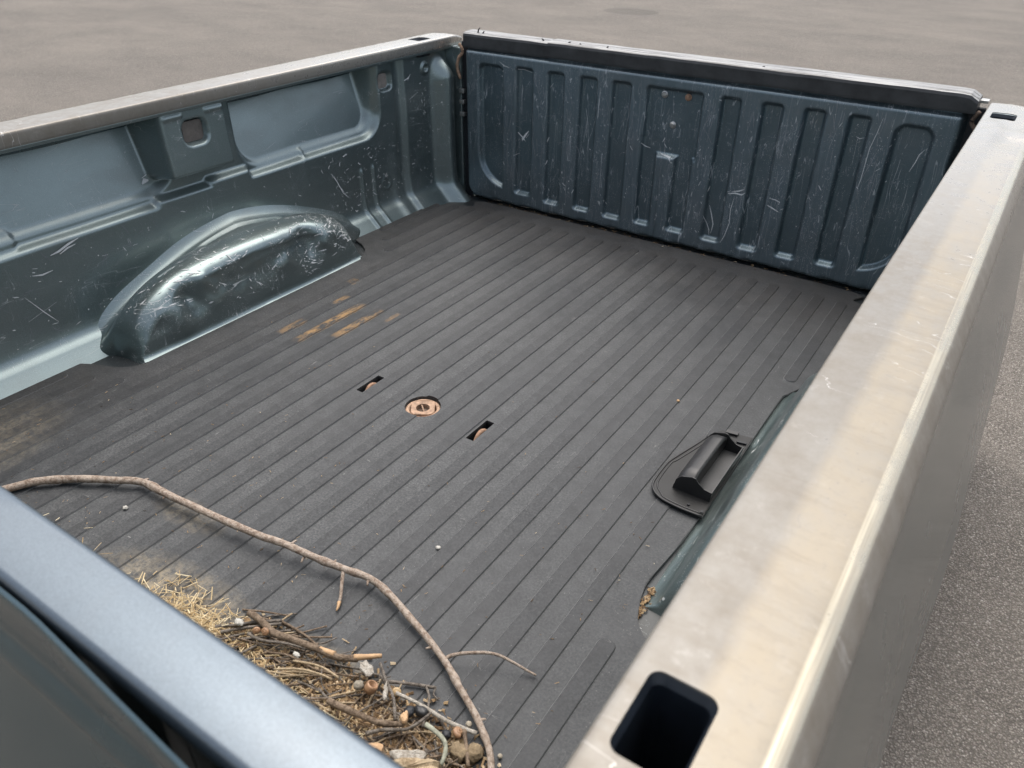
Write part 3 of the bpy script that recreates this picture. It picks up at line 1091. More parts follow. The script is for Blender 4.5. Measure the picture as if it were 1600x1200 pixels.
for pts, w in (([(.990, .195), (1.01, .200), (1.03, .199), (1.038, .206)], .004), ([(1.0, .203), (1.02, .208), (1.035, .216)], .0035),
               ([(1.105, .185), (1.12, .180), (1.14, .172)], .0035), ([(1.108, .205), (1.125, .204), (1.138, .200), (1.136, .192)], .0025),
               ([(.262, .252), (.278, .236), (.288, .225)], .004), ([(.30, .26), (.288, .246), (.280, .234), (.276, .226)], .006), ([(.302, .252), (.29, .236)], .004),
               ([(.925, .115), (.935, .09), (.945, .07), (.947, .055)], .002), ([(.935, .145), (.945, .12), (.955, .09), (.952, .06)], .0025), ([(1.01, .19), (1.005, .15), (1.008, .11), (1.0, .07), (.99, .045)], .0016),
               ([(1.456, .395), (1.446, .38), (1.442, .36), (1.434, .335)], .002), ([(1.345, .455), (1.34, .42), (1.332, .38), (1.33, .30), (1.32, .22)], .0012),
               ([(.196, .463), (.215, .452), (.235, .449)], .002), ([(.245, .447), (.28, .446), (.31, .44)], .002), ([(.56, .43), (.557, .38), (.556, .34)], .0016),
               ([(.273, .40), (.275, .385), (.272, .37), (.273, .31)], .0012), ([(.505, .36), (.512, .33), (.513, .27)], .0012), ([(1.29, .40), (1.3, .396), (1.31, .40)], .002), ([(1.295, .395), (1.297, .33)], .0014),
               ([(.70, .295), (.715, .280), (.73, .278)], .003), ([(.767, .268), (.80, .264), (.808, .25)], .004), ([(.525, .24), (.53, .238)], .006), ([(.86, .25), (.88, .248)], .002), ([(.905, .33), (.93, .30)], .0015), ([(.90, .335), (.93, .333)], .0015)):
    bright.append((pts, w))
strips('scratches', faint, gsurf, SCRATCH_DIM, gate)
strips('scratches', bright, gsurf, SCRATCH, gate)
bright, faint = [], []
for _ in range(170):
    yc, zc = rnd.uniform(.35, 1.9), rnd.uniform(.06, .235)
    if yc > 1.66:
        zc = rnd.uniform(.05, .42)
    faint.append((wander(yc, zc, rnd.uniform(0, 3.1), rnd.choice((.006, .012, .03)), .25), rnd.uniform(.0006, .0013)))
for _ in range(280):
    yc = rnd.choice((rnd.uniform(1.42, 1.93), rnd.uniform(.4, 1.9)))
    zc = rnd.uniform(.05, .24) if yc < 1.66 else rnd.uniform(.05, .4)
    bright.append((wander(yc, zc, rnd.uniform(0, 3.1), rnd.choice((.0015, .0025, .004, .007, .014)), .3, 3), rnd.uniform(.0009, .0026)))
for pts, w in (([(.58, .24), (.60, .243), (.625, .252), (.65, .258)], .005), ([(.60, .236), (.62, .244), (.64, .247)], .004), ([(.53, .21), (.55, .205), (.575, .207)], .004),
               ([(.535, .225), (.545, .222)], .004), ([(.855, .318), (.865, .324), (.874, .322)], .011), ([(.86, .33), (.875, .335)], .006), ([(1.485, .238), (1.50, .242)], .012),
               ([(1.545, .205), (1.553, .198)], .010), ([(1.60, .208), (1.608, .205)], .010), ([(1.43, .20), (1.45, .17), (1.47, .13), (1.49, .11)], .0022), ([(1.44, .19), (1.46, .15), (1.475, .13)], .003),
               ([(1.77, .41), (1.79, .415), (1.80, .425)], .005), ([(1.76, .40), (1.79, .41)], .003), ([(1.755, .39), (1.756, .34)], .003), ([(1.79, .35), (1.83, .365)], .003), ([(.50, .17), (.53, .12), (.55, .09)], .002), ([(.49, .115), (.56, .135)], .002), ([(.69, .20), (.705, .198)], .003)):
    bright.append((pts, w))
strips('scratches', faint, wsurf, SCRATCH_DIM, side_l)
strips('scratches', bright, wsurf, SCRATCH, side_l)
# chips on the wheel housing
T0 = WP.shape
fl = []
Vc, Fc = [], []
for _ in range(520):
    i = rnd.randint(36, T0[0] - 12)
    j = rnd.randint(22, T0[1] - 16) if rnd.random() < .6 else rnd.randint(100, 136)
    p0 = Vector(WP[i, j]); du = Vector(WP[i + 1, j]) - p0; dv = Vector(WP[i, j + 1]) - p0
    if du.length < 1e-5 or dv.length < 1e-5:
        continue
    nn = dv.cross(du).normalized()
    if nn.x < 0 and nn.z < 0:
        nn = -nn
    du, dv = du.normalized(), dv.normalized()
    ang = rnd.uniform(0, math.pi)
    a_ = du * math.cos(ang) + dv * math.sin(ang)
    b_ = nn.cross(a_)
    ln, w = rnd.choice((.002, .003, .006, .012)), rnd.uniform(.0006, .0018)
    c = p0 + nn * .0013
    k = len(Vc)
    Vc += [c - a_ * ln, c - b_ * w, c + a_ * ln, c + b_ * w]
    Fc.append((k, k + 1, k + 2, k + 3))
wl_ = [o for o in side_l.children if o.name.startswith('wheel_well')][0]
ch = mesh('paint_chips', Vc, Fc, SCRATCH, side_l)
ch['kind'] = 'stuff'

# ---------------------------------------------------------------- rubber mat
mat_o = bpy.data.objects.new('rubber_mat', None)
link(mat_o)
tag(mat_o, 'black ribbed rubber mat covering the bed floor, dusty with rust prints', 'bed mat')
OUT = [(-.02, .012), (-.012, .20), (-.006, .368), (-.014, .443), (-.014, .508), (.003, .540), (.041, .560), (.090, .582), (.118, .606), (.128, .640), (.129, .70), (.129, 1.29), (.119, 1.350),
       (.098, 1.395), (.060, 1.425), (.015, 1.444), (-.008, 1.456), (-.016, 1.475), (-.013, 1.50), (.004, 1.585), (.018, 1.73), (.028, 1.80), (.045, 1.854), (.068, 1.874), (.136, 1.893), (.141, 1.953),
       (.50, 1.957), (1.0, 1.957), (1.39, 1.953), (1.398, 1.90), (1.47, 1.87), (1.50, 1.75), (1.53, 1.58), (1.535, 1.47), (1.515, 1.44), (1.46, 1.42), (1.418, 1.39), (1.394, 1.34), (1.386, 1.28),
       (1.386, .853), (1.381, .742), (1.376, .68), (1.379, .648), (1.387, .618), (1.403, .585), (1.44, .56), (1.50, .545), (1.54, .51), (1.54, .012)]
_c = catmull([Vector((x, y, 0)) for x, y in OUT[1:-1]], 3)
OUT = [OUT[0]] + [(v.x, v.y) for v in _c] + [OUT[-1]]
base = prism('mat_base', OUT, -.007, 0., RUB_LOW, mat_o, .0012)
for c in cs_:
    c.location.z = 0
mc = []
for x0, x1, y0, y1 in SLOTS:
    mc.append(box('cutter', x0, x1, y0, y1, -.1, .05, PAINT, None, 0))
mc.append(lathe('cutter', [(.0385, -.1), (.0385, .05)], PAINT, (*HC, 0), None, 40, False))
cut(base, mc)


def rib(x0, x1, y0, y1):
    lo = rrect(x0, x1, y0, y1, min(.0135, (x1 - x0) * .45), 5)
    hi = rrect(x0 + .0026, x1 - .0010, y0 + .0016, y1 - .0016, .0125, 5)
    n = len(lo)
    V = [(x, y, -.001) for x, y in lo] + [(x, y, .0022) for x, y in hi] + [(x + (.0006 if x < (x0 + x1) / 2 else -.0006), y, .0028) for x, y in hi]
    F = [(r * n + i, r * n + (i + 1) % n, (r + 1) * n + (i + 1) % n, (r + 1) * n + i) for r in (0, 1) for i in range(n)]
    F.append(tuple(range(n))[::-1])
    F.append(tuple(2 * n + i for i in range(n)))
    return mesh('rib', V, F, None, mat_o, False, [RUB_RIB, RUB_EDGE], [1] * n + [0] * (n + 2))


for k in range(-2, 23):
    xr = 1.394 - .0615 * k
    x0, x1 = xr - .0305, xr
    segs = [(.03 + rnd.uniform(0, .004), 1.878 + rnd.uniform(-.004, .004))]
    if k in (21, 22):
        segs = [(.03, .528 - .025 * (k - 21)), (1.488, 1.868)]
        if k == 22:
            segs = [(.03, .50), (1.545, 1.84)]
    if k == 20:
        segs = [(.03, .560), (1.428, 1.878)]
    if k == 0:
        segs = [(.03, .537), (1.392, 1.868)]
    if k < 0:
        segs = [(.03, .49 + .02 * k), (1.47 - .02 * k, 1.83 + .02 * k)]
    for y0, y1 in segs:
        r = rib(x0, x1, y0, y1)
        if k in (7, 8, 9, 10, 11, 12):
            cut(r, mc)
drop(mc)
drop(cs_ + [cyl, cc])

# ---------------------------------------------------------------- plastic bezel lying by the right wheel housing
tray = bpy.data.objects.new('plastic_bezel', None)
tray.location = (1.34, .99, .003)
link(tray)
tag(tray, 'black plastic bezel with a deep open pocket lying by the right wheel housing', 'plastic bezel')


def T_(o):
    o.parent = tray
    for v in o.data.vertices:
        v.co -= Vector(tray.location)
    return o


BLACK_PLATE = simple('plate_plastic', (.010, .0103, .0108), .5, var=.4, scale=25, bump=.10, spec=.35)
po = [(1.392, .8545), (1.350, .8535), (1.318, .857), (1.298, .865), (1.285, .879), (1.279, .900), (1.278, .955), (1.284, .988), (1.300, 1.045), (1.310, 1.085), (1.326, 1.122), (1.388, 1.131)]
def inset(pts, d):
    cx = sum(p[0] for p in pts) / len(pts); cy = sum(p[1] for p in pts) / len(pts)
    return [(x + (d if x < cx else -d * .2), y + (d if y < cy else -d)) for x, y in pts]
T_(prism('face_plate', po, .0035, .0085, BLACK_PLATE, None, .0012))
# raised rim along the near and left edge
for dd, rr_ in ((.0012, .0022), (.0075, .0016)):
    rp = catmull([Vector((x, y, .0085)) for x, y in inset(po, dd)[:10]], 4)
    V, F = tube_data(rp, [rr_] * len(rp), 7)
    T_(mesh('edge_rim', V, F, BLACK, None, True))
# hood: left flank rising to a rounded crest, open to the right
secs = []
for i, y in enumerate(np.linspace(.899, 1.062, 18)):
    e = max(0., abs((y - .98) / .0815))
    k = 1 - .25 * max(0, e - .8) / .2
    secs.append([(1.316, y, .007), (1.3175, y, .018 * k + .003), (1.321, y, .030 * k + .003), (1.328, y, .040 * k + .003), (1.337, y, .0455 * k + .003), (1.350, y, .047 * k + .003), (1.3555, y, .0465 * k + .003),
                 (1.3560, y, .042 * k), (1.3545, y, .020), (1.352, y, .0105)])
T_(grid('pocket_hood', np.array(secs), BLACK, None, flip=True))
# end walls and low right wall
def wallp(name, pts, th, mat=BLACK):
    V = [tuple(p) for p in pts] + [(p[0] + th[0], p[1] + th[1], p[2] + th[2]) for p in pts]
    n = len(pts)
    F = [tuple(range(n)), tuple(range(2 * n - 1, n - 1, -1))] + [(i, (i + 1) % n, n + (i + 1) % n, n + i) for i in range(n)]
    return T_(mesh(name, V, F, mat, None))
for y, s_ in ((.899, 1), (1.062, -1)):
    wallp('pocket_end', [(1.316, y, .007), (1.321, y, .031), (1.330, y, .041), (1.350, y, .0475), (1.356, y, .047), (1.362, y, .040), (1.374, y, .031), (1.387, y, .029), (1.3875, y, .007)], (0, .0022 * s_, 0))
wallp('pocket_side', [(1.3855, .899, .007), (1.3855, 1.062, .007), (1.3875, 1.062, .030), (1.3875, .899, .029)], (.0018, 0, 0))
wallp('pocket_floor', [(1.350, .9, .0085), (1.387, .9, .0085), (1.387, 1.061, .0085), (1.350, 1.061, .0085)], (0, 0, .002), BLACK_WORN)
wallp('hinge_tab', [(1.337, 1.112, .0075), (1.36, 1.116, .0075), (1.36, 1.127, .0075), (1.336, 1.123, .0075)], (0, 0, .006))
wallp('clip', [(1.366, 1.095, .0075), (1.384, 1.098, .0075), (1.384, 1.104, .0075), (1.366, 1.101, .0075)], (0, 0, .005), DARK)
wallp('clip', [(1.358, .868, .0075), (1.362, .868, .0075), (1.362, .872, .0075), (1.358, .872, .0075)], (0, 0, .004), DARK)
wallp('clip', [(1.385, .862, .0075), (1.389, .862, .0075), (1.389, .868, .0075), (1.385, .868, .0075)], (0, 0, .004), DARK)
st = wallp('sticker', [(1.3075, .8805, .0076), (1.3135, .8785, .0076), (1.3165, .8965, .0076), (1.3100, .8990, .0076)], (0, 0, .0004), simple('cream_label', (.62, .60, .50), .6, var=.2, scale=500))
st['label'] = 'small cream sticker'

# ---------------------------------------------------------------- the long branch
br = bpy.data.objects.new('fallen_branch', None)
br.location = (.86, .36, .003)
link(br)
tag(br, 'long crooked tan branch lying across the mat from the left to the rail', 'branch')
BP = [(.3, .17, .012), (.316, .195, .012), (.332, .221, .012), (.355, .255, .013), (.407, .298, .014), (.471, .334, .016), (.518, .357, .018), (.586, .36, .021), (.668, .365, .024), (.745, .371, .026), (.814, .379, .027),
      (.852, .387, .027), (.904, .393, .026), (.953, .401, .024), (.982, .407, .022), (1.021, .415, .02), (1.067, .408, .018), (1.118, .393, .016), (1.166, .378, .015), (1.217, .358, .014), (1.254, .338, .014), (1.287, .322, .013),
      (1.316, .304, .013), (1.338, .287, .013), (1.356, .265, .012), (1.37, .245, .012), (1.378, .215, .012), (1.378, .18, .012)]
def rooted(o, root):
    o.parent = root
    for v in o.data.vertices:
        v.co -= Vector(root.location)
    return o
pts = catmull(BP, 6)
n = len(pts)
rad = [(.0074 - .0034 * i / n) * (1 + .10 * mnoise.noise(Vector((i * .21, 0, 0)))) for i in range(n)]
for kn in (.13, .24, .47, .53, .58, .72, .82, .9):
    k = int(kn * n)
    for d in (-2, -1, 0, 1, 2):
        if 0 <= k + d < n:
            rad[k + d] *= 1 + .22 * math.exp(-d * d / 1.5)
V, F = tube_data(pts, rad, 12, .12, 3)
rooted(mesh('stem', V, F, BARK, None, True), br)
def twig(name, P, r0, r1, mat, root, n=6, sides=7, rough=.12):
    q = catmull(P, n)
    m = len(q)
    V, F = tube_data(q, [r0 + (r1 - r0) * i / (m - 1) for i in range(m)], sides, rough, rnd.random() * 9)
    return rooted(mesh(name, V, F, mat, None, True), root)
twig('twig', [(.972, .405, .022), (.980, .394, .018), (.989, .382, .014), (1.000, .368, .010), (1.008, .356, .008)], .0032, .0024, BARK, br)
twig('twig', [(1.205, .363, .014), (1.212, .374, .018), (1.235, .387, .026), (1.263, .404, .026), (1.289, .411, .02), (1.31, .416, .012), (1.324, .419, .008)], .0030, .0016, BARK, br)
for (bx, by, bz, dx, dy) in ((.52, .357, .02, .004, .011), (.586, .36, .017, .003, -.010), (.87, .39, .03, .002, .012), (.90, .39, .02, .006, -.012), (.955, .40, .024, -.004, .010), (1.017, .413, .018, .008, -.011), (1.18, .372, .013, -.008, -.008), (1.30, .314, .013, .008, .007)):
    twig('bud_stub', [(bx, by, bz), (bx + dx * .6, by + dy * .6, bz + .002), (bx + dx, by + dy, bz + .001)], .0026, .0014, BARK, br, 2, 6)
twig('snapped_tip', [(1.005, .360, .009), (1.010, .352, .008), (1.012, .346, .007)], .0034, .0012, WOODCUT, br, 2, 6)


# ---------------------------------------------------------------- heap of litter against the bulkhead
def heap_z(x, y):
    d = max(0., min(1., (y - .12) / .16))
    return max(.002, .030 * (1 - d))


V, F = [], []
def blade(c, ang, tilt, ln, w):
    d = Vector((math.cos(ang) * math.cos(tilt), math.sin(ang) * math.cos(tilt), math.sin(tilt)))
    s = d.cross(Vector((0, 0, 1)))
    s = s.normalized() * w
    u_ = Vector((0, 0, w * .5))
    b = len(V)
    a0, a1 = c - d * ln / 2, c + d * ln / 2
    V.extend([a0 - s, a0 + s, a0 + u_ * 2, a1 - s * .7, a1 + s * .7, a1 + u_ * 1.4])
    F.extend([(b, b + 1, b + 4, b + 3), (b + 1, b + 2, b + 5, b + 4), (b + 2, b, b + 3, b + 5), (b, b + 2, b + 1), (b + 3, b + 4, b + 5)])
for _ in range(5200):
    t = rnd.random()
    if t < .33:
        x = rnd.gauss(.835, .045); yc, sp = .17, .038
    elif t < .85:
        x = rnd.uniform(.86, 1.20); yc, sp = .175, .032
    else:
        x = rnd.uniform(.3, .9); yc, sp = .11, .04
    y = min(rnd.gauss(yc, sp), .262)
    if x > .95 and y > .232 and rnd.random() < .75:
        continue
    if y < .02:
        continue
    z = heap_z(x, y) * rnd.uniform(.2, 1.1) + .004
    blade(Vector((x, y, z)), rnd.uniform(0, 6.3), rnd.gauss(.05, .32), rnd.uniform(.008, .030), rnd.uniform(.0004, .0011))
o = mesh('straw_litter', V, F, STRAW)
tag(recenter(o), 'pale yellow straw and shavings heaped along the bulkhead edge', 'straw litter', kind='stuff')
# sawdust / soil mound under the litter
X_ = np.linspace(.30, 1.36, 140); Y_ = np.linspace(.015, .30, 46)
XG, YG = np.meshgrid(X_, Y_, indexing='ij')
ZG = np.zeros_like(XG)
for i in range(XG.shape[0]):
    for j in range(XG.shape[1]):
        x, y = XG[i, j], YG[i, j]
        lim = .235 + .028 * mnoise.noise(Vector((x * 9, 0, 3))) + .03 * math.exp(-((x - 1.24) / .10) ** 2) - .035 * math.exp(-((x - .6) / .3) ** 2)
        e = max(0., min(1., (lim - y) / .09))
        ZG[i, j] = -.003 + .026 * e ** .8 + .006 * mnoise.noise(Vector((x * 45, y * 45, 0))) * min(1, e * 3)
o = grid('sawdust_mound', np.stack([XG, YG, ZG], -1), SOIL)
tag(recenter(o), 'brown mound of sawdust and soil under the twig heap', 'sawdust mound', kind='stuff')
V, F = [], []
for _ in range(4200):
    x = rnd.gauss(1.22, .085); y = rnd.gauss(.215, .042)
    if rnd.random() < .25:
        x = rnd.uniform(.9, 1.3); y = rnd.gauss(.235, .02)
    if not (.7 < x < 1.36 and .03 < y < .325) or (y > .29 and rnd.random() < .7) or (x > 1.31 and y > .29):
        continue
    blade(Vector((x, y, heap_z(x, y) * rnd.uniform(.3, 1.0) + .003)), rnd.uniform(0, 6.3), rnd.gauss(0, .3), rnd.uniform(.003, .014), rnd.uniform(.0008, .0030))
o = mesh('litter_bits', V, F, DEBRIS)
tag(recenter(o), 'brown crumbs of bark, husks and leaf bits strewn through the heap', 'litter', kind='stuff')
V, F = [], []
for _ in range(420):
    x = rnd.uniform(.0, 1.37); y = abs(rnd.gauss(.3, .35)) + .05
    if y > 1.9 or (x < .16 and .5 < y < 1.5):
        continue
    blade(Vector((x, y, .0035)), rnd.uniform(0, 6.3), 0, rnd.uniform(.0015, .007), rnd.uniform(.0003, .0008))
for _ in range(60):
    blade(Vector((1.389 + rnd.gauss(0, .004), rnd.uniform(.60, .67), -.004)), rnd.uniform(0, 6.3), 0, rnd.uniform(.003, .008), rnd.uniform(.001, .0025))
for _ in range(110):
    blade(Vector((rnd.uniform(.16, 1.38), 1.955 + rnd.gauss(0, .006), .003)), rnd.uniform(0, 6.3), 0, rnd.uniform(.002, .009), rnd.uniform(.0004, .0012))
o = mesh('scattered_crumbs', V, F, DEBRIS)
tag(recenter(o), 'tiny pale crumbs and chips scattered over the mat', 'crumbs', kind='stuff')


def stick(P, r0, r1, mat, label, z=.02, group=None, name='stick', cat='stick', sides=8, knots=True):
    q3 = []
    for i, p in enumerate(P):
        zz = z[i] if isinstance(z, (list, tuple)) else z
        q3.append((p[0], p[1], zz + .003 * mnoise.noise(Vector((p[0] * 40, p[1] * 40, 2)))))
    q = catmull(q3, 5)
    m = len(q)
    rr = [(r0 + (r1 - r0) * i / (m - 1)) * (1 + (.16 * mnoise.noise(Vector((i * .5, r0 * 900, 1))) if knots else 0)) for i in range(m)]
    V, F = tube_data(q, rr, sides, .15, rnd.random() * 20)
    o = mesh(name, V, F, mat, None, True)
    recenter(o)
    tag(o, label, cat, group)
    return o


thick = [(.922, .26), (.943, .26), (.966, .257), (.984, .256), (1.014, .262), (1.056, .271), (1.086, .278), (1.11, .291), (1.135, .312)]
ts = stick(thick[:8], .0052, .0050, BARK_BROWN, 'thickest brown stick on the heap with a bare orange broken end', .026)
def add_tip(o, P, r0, r1, mat, name='broken_end', z=.026):
    q = catmull([(p[0], p[1], z) for p in P], 4)
    V, F = tube_data(q, [r0 + (r1 - r0) * i / (len(q) - 1) for i in range(len(q))], 8, .2, 1)
    c = mesh(name, V, F, mat, None, True)
    c.parent = o
    for v in c.data.vertices:
        v.co -= o.location
    return c
add_tip(ts, [(1.105, .289), (1.12, .301), (1.135, .313)], .0050, .0030, WOODCUT)
add_tip(ts, [(1.056, .2715), (1.068, .2745), (1.079, .277)], .0053, .0053, WOODCUT, 'bare_patch')
stick([(.892, .22), (.912, .239), (.935, .26), (.964, .283)], .0030, .0022, BARK_GREY, 'dark grey twig crossing under the thick stick at its left end', .014)
stick([(.911, .216), (.929, .236), (.952, .258), (.972, .276)], .0026, .0020, BARK_GREY, 'grey twig beside the white scrap near the heap left tip', .020)
stick([(.948, .235), (.974, .238), (1.01, .253), (1.048, .266)], .0022, .0016, BARK_GREY, 'slim grey twig just below the paired brown shells', .024)
stick([(.957, .282), (.978, .284), (1.016, .285), (1.059, .28), (1.096, .294)], .0022, .0016, BARK_BROWN, 'thin forked looking twig along the far side of the thick stick', .012)
stick([(1.129, .217), (1.155, .219), (1.183, .225), (1.207, .23), (1.23, .247)], .0050, .0036, BARK_BROWN, 'stout curved brown stick half hidden behind the painted flange', [.032, .036, .036, .034, .030])
stick([(1.2, .21), (1.215, .227), (1.24, .247), (1.25, .281)], .0030, .0020, BARK_GREY, 'curved grey twig joining the stout stick at its right end', .030)
stick([(1.16, .295), (1.188, .31), (1.221, .325)], .0024, .0024, BARK_GREY, 'straight grey twig lying on bare mat beyond the heap', .008)
stick([(1.188, .282), (1.229, .287), (1.27, .289), (1.309, .299)], .0026, .0034, BARK_PALE, 'pale bleached straight stem reaching to the long branch', [.020, .018, .015, .013], name='stem')
stick([(1.209, .318), (1.222, .309), (1.233, .293), (1.245, .267)], .0018, .0016, BARK_GREY, 'small kinked grey twig under the pale bleached stem', .011)
stick([(1.141, .303), (1.169, .285), (1.193, .271), (1.216, .248)], .0022, .0022, BARK_GREY, 'long grey twig running from the stick tip down over the shells', .026)
stick([(1.253, .265), (1.28, .263), (1.295, .253), (1.303, .233)], .0034, .0026, simple('lichen_bark', (.25, .255, .20), .85, var=.5, scale=150, bump=.6), 'greenish lichen covered twig near the round orange shell', .026)
stick([(1.294, .292), (1.311, .274), (1.328, .255)], .0030, .0026, BARK_BROWN, 'short brown twig beside the earth clods', .016)
stick([(1.03, .212), (1.06, .231), (1.086, .241), (1.108, .244)], .0016, .0016, BARK_TAN, 'thin tan stem lying on the straw', .030)
stick([(1.04, .237), (1.077, .251), (1.112, .252)], .0016, .0018, BARK_TAN, 'tan stem just above the straw patch', .028)
stick([(1.221, .325), (1.224, .316), (1.235, .312)], .0014, .0012, BARK_GREY, 'tiny side twig at the end of the straight grey twig', .008)
TW = [[(.989, .219), (1.014, .238), (1.029, .26)], [(.982, .231), (1.019, .246), (1.064, .251), (1.099, .265), (1.124, .277)], [(.956, .23), (.974, .222), (.99, .216)], [(1.133, .248), (1.168, .248), (1.196, .254)],
      [(1.018, .283), (1.037, .29), (1.049, .31)], [(1.201, .243), (1.23, .235), (1.242, .222)], [(1.119, .282), (1.141, .297), (1.16, .291)], [(1.242, .245), (1.272, .247), (1.288, .253)],
      [(1.251, .293), (1.264, .286), (1.277, .28)], [(1.3, .251), (1.318, .253), (1.335, .25)], [(1.0, .228), (1.03, .244), (1.05, .262)], [(1.0, .24), (1.04, .255), (1.08, .268)]]
for _ in range(150):
    x, y = rnd.uniform(.92, 1.31), rnd.uniform(.185, .285)
    a_ = rnd.gauss(.55, .45) if x < 1.15 else rnd.uniform(-.6, 2.2)
    ln = rnd.uniform(.03, .095)
    TW.append([(x - math.cos(a_) * ln / 2, y - math.sin(a_) * ln / 2), (x + rnd.gauss(0, .004), y + rnd.gauss(0, .004)), (x + math.cos(a_) * ln / 2, y + math.sin(a_) * ln / 2)])
for P in TW:
    r0 = rnd.uniform(.0008, .0021)
    zc = heap_z(*P[1]) * rnd.uniform(.6, 1.0) + .006
    stick(P, r0, r0 * rnd.uniform(.6, 1.), rnd.choice((BARK_GREY, BARK_GREY, BARK_GREY, BARK_BROWN, BARK_BROWN, BARK_TAN)), 'thin loose twig tangled in the heap of straw and debris', zc, 'thin twigs in the heap', 'thin_twig', 'twig', 6)


def lump(name, loc, r, mat, label, cat, sq=(1, 1, .8), amp=.25, freq=2.2, group=None):
    bm = bmesh.new()
    bmesh.ops.create_icosphere(bm, subdivisions=3, radius=1)
    sd_ = rnd.random() * 50
    for v in bm.verts:
        k = 1 + amp * mnoise.noise(v.co * freq + Vector((sd_, 0, 0)))
        v.co = Vector((v.co.x * sq[0], v.co.y * sq[1], v.co.z * sq[2])) * k * r
    o = bm_obj(name, bm, mat, None, True)
    o.location = loc
    tag(o, label, cat, group)
    return o


def snail(loc, r, mat, label, rot=(0, 0, 0)):
    """spiral shell: a coiled growing tube"""
    pts, rad = [], []
    turns = 2.6
    for i in range(60):
        t = i / 59
        a_ = t * turns * 2 * math.pi
        R_ = r * .62 * t ** 1.3
        pts.append(Vector((R_ * math.cos(a_), R_ * math.sin(a_), r * .75 * (1 - t))))
        rad.append(r * (.06 + .42 * t ** 1.2))
    V, F = tube_data(pts, rad, 9)
    o = mesh('snail_shell', V, F, mat, None, True)
    o.location = loc
    o.rotation_euler = rot
    tag(o, label, 'snail shell')
    return o


snail((.972, .248, .030), .0068, SHELL, 'brown snail shell, right one of a pair beneath the thick stick', (.9, .3, 0))
snail((.960, .243, .030), .0066, SHELL, 'brown snail shell, left one of a pair beneath the thick stick', (1.0, -.3, 1))
snail((1.289, .286, .014), .0085, SHELL, 'round orange brown snail shell close to the long branch', (.4, .2, 2))
snail((1.185, .286, .014), .0075, SHELL_PALE, 'pale yellow snail shell by the tip of the bleached stem', (.7, .2, .4))
# hollow ring husk
o = lathe('hollow_husk', [(.0040, 0), (.0075, .0), (.0088, .005), (.0085, .011), (.0070, .013), (.0055, .012), (.0048, .003), (.0004, .002)], SHELL, (0, 0, 0), None, 18)
o.location = (1.157, .262, .024); o.rotation_euler = (-.5, .35, 0)
tag(o, 'open hollow brown husk showing its round mouth in the heap', 'husk')
lump('grey_pod', (1.142, .259, .028), .0068, simple('grey_pod', (.22, .195, .155), .8, var=.4, scale=300, bump=.8), 'wrinkled grey seed pod next to the hollow husk', 'seed pod')
lump('charred_lump', (1.220, .270, .020), .0070, DARK, 'black charred lump, left of two in the heap', 'charred lump', (1, 1.2, .8))
lump('charred_lump', (1.232, .281, .018), .0080, BLACK, 'dark grey flat lump leaning on the black one', 'charred lump', (1.3, .9, .7))
lump('charred_lump', (1.277, .276, .012), .0062, DARK, 'small black lump beside the round orange shell', 'charred lump')
lump('earth_clod', (1.321, .277, .010), .0105, CLOD, 'tan earth clod nearest the long branch', 'earth clod', (1, 1.2, .8), .5, 3)
lump('earth_clod', (1.305, .266, .012), .0110, CLOD, 'broad crumbly clod below the round orange shell', 'earth clod', (1.3, 1, .7), .5, 3)
lump('pebble', (1.349, .294, .0045), .0032, STONE, 'single small pebble lying right of the long branch', 'pebble')
lump('pebble', (1.291, .306, .008), .0042, STONE, 'tan pebble between the bleached stem and the branch', 'pebble')
lump('white_crumb', (.537, .307, .003), .0046, WHITE, 'white crumb alone on the mat below the branch bend', 'crumb', (1, .9, .7), .35, 1.6)
lump('white_crumb', (1.054, .541, .003), .0038, WHITE, 'white crumb on the mat above the branch middle', 'crumb', (1.1, 1, .6), .3)
lump('orange_crumb', (1.207, 1.177, .003), .0036, WOODCUT, 'tiny orange crumb on the mat left of the bezel', 'crumb')
lump('white_scrap', (.924, .240, .027), .0066, WHITE, 'white paper scrap beside the thick stick left end', 'scrap', (1.3, .8, .5), .4)
lump('white_scrap', (1.037, .246, .029), .0048, WHITE, 'white scrap between straw and grey twigs', 'scrap', (1.3, .7, .5), .4)


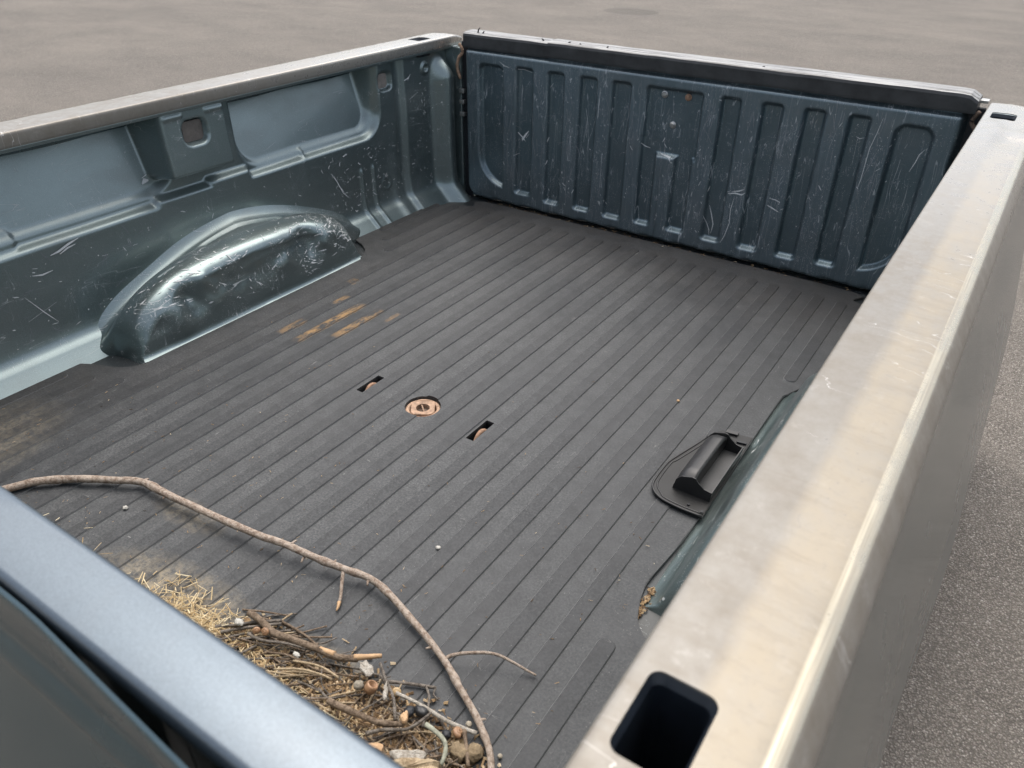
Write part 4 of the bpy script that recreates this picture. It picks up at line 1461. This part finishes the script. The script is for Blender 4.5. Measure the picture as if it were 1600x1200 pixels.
def chip(P, z, th, mat, label):
    """splintered piece of wood: outline roughened, faces uneven along the grain"""
    q = []
    n0 = len(P)
    for i in range(n0):
        a_, b_ = P[i], P[(i + 1) % n0]
        for k in range(4):
            t = k / 4
            j = .0011 if k else .0005
            q.append((a_[0] * (1 - t) + b_[0] * t + rnd.gauss(0, j), a_[1] * (1 - t) + b_[1] * t + rnd.gauss(0, j)))
    n = len(q)
    cx = sum(p[0] for p in q) / n; cy = sum(p[1] for p in q) / n
    V = [(x, y, z) for x, y in q]
    for f_, h in ((1., .55), (.86, .92), (.45, 1.0)):
        V += [(cx + (x - cx) * f_, cy + (y - cy) * f_, z + th * (h + .30 * mnoise.noise(Vector((x * 120, y * 120, f_ * 3))))) for x, y in q]
    V.append((cx, cy, z + th))
    F = [tuple(range(n))[::-1]]
    for r in range(3):
        F += [(r * n + i, r * n + (i + 1) % n, (r + 1) * n + (i + 1) % n, (r + 1) * n + i) for i in range(n)]
    F += [(3 * n + i, 3 * n + (i + 1) % n, 4 * n) for i in range(n)]
    o = mesh('wood_chip', V, F, mat)
    recenter(o)
    o.rotation_euler = (rnd.gauss(0, .1), rnd.gauss(0, .1), 0)
    tag(o, label, 'wood chip')
    return o


chip([(1.116, .288), (1.128, .279), (1.142, .278), (1.147, .285), (1.138, .293), (1.122, .295)], .024, .004, BARK_PALE, 'flat pale wood chip near the broken stick end')
chip([(1.168, .285), (1.174, .281), (1.190, .264), (1.186, .260), (1.176, .268)], .026, .004, BARK_PALE, 'long pale splinter slanting past the hollow husk')
chip([(1.224, .262), (1.231, .259), (1.236, .248), (1.230, .245), (1.223, .252)], .034, .005, WOODCUT, 'short fresh splinter at the stout stick end')
chip([(1.15, .165), (1.21, .195), (1.235, .206), (1.24, .198), (1.20, .172), (1.16, .15)], .034, .010, WOODCUT, 'split tan wood piece half hidden behind the flange')
chip([(1.22, .165), (1.285, .218), (1.31, .226), (1.318, .212), (1.28, .18), (1.24, .15)], .034, .016, BARK_TAN, 'largest split wood block at the heap corner')
chip([(1.245, .205), (1.275, .224), (1.290, .227), (1.288, .216), (1.262, .200)], .040, .006, BARK_PALE, 'grey weathered sliver on top of the split block')
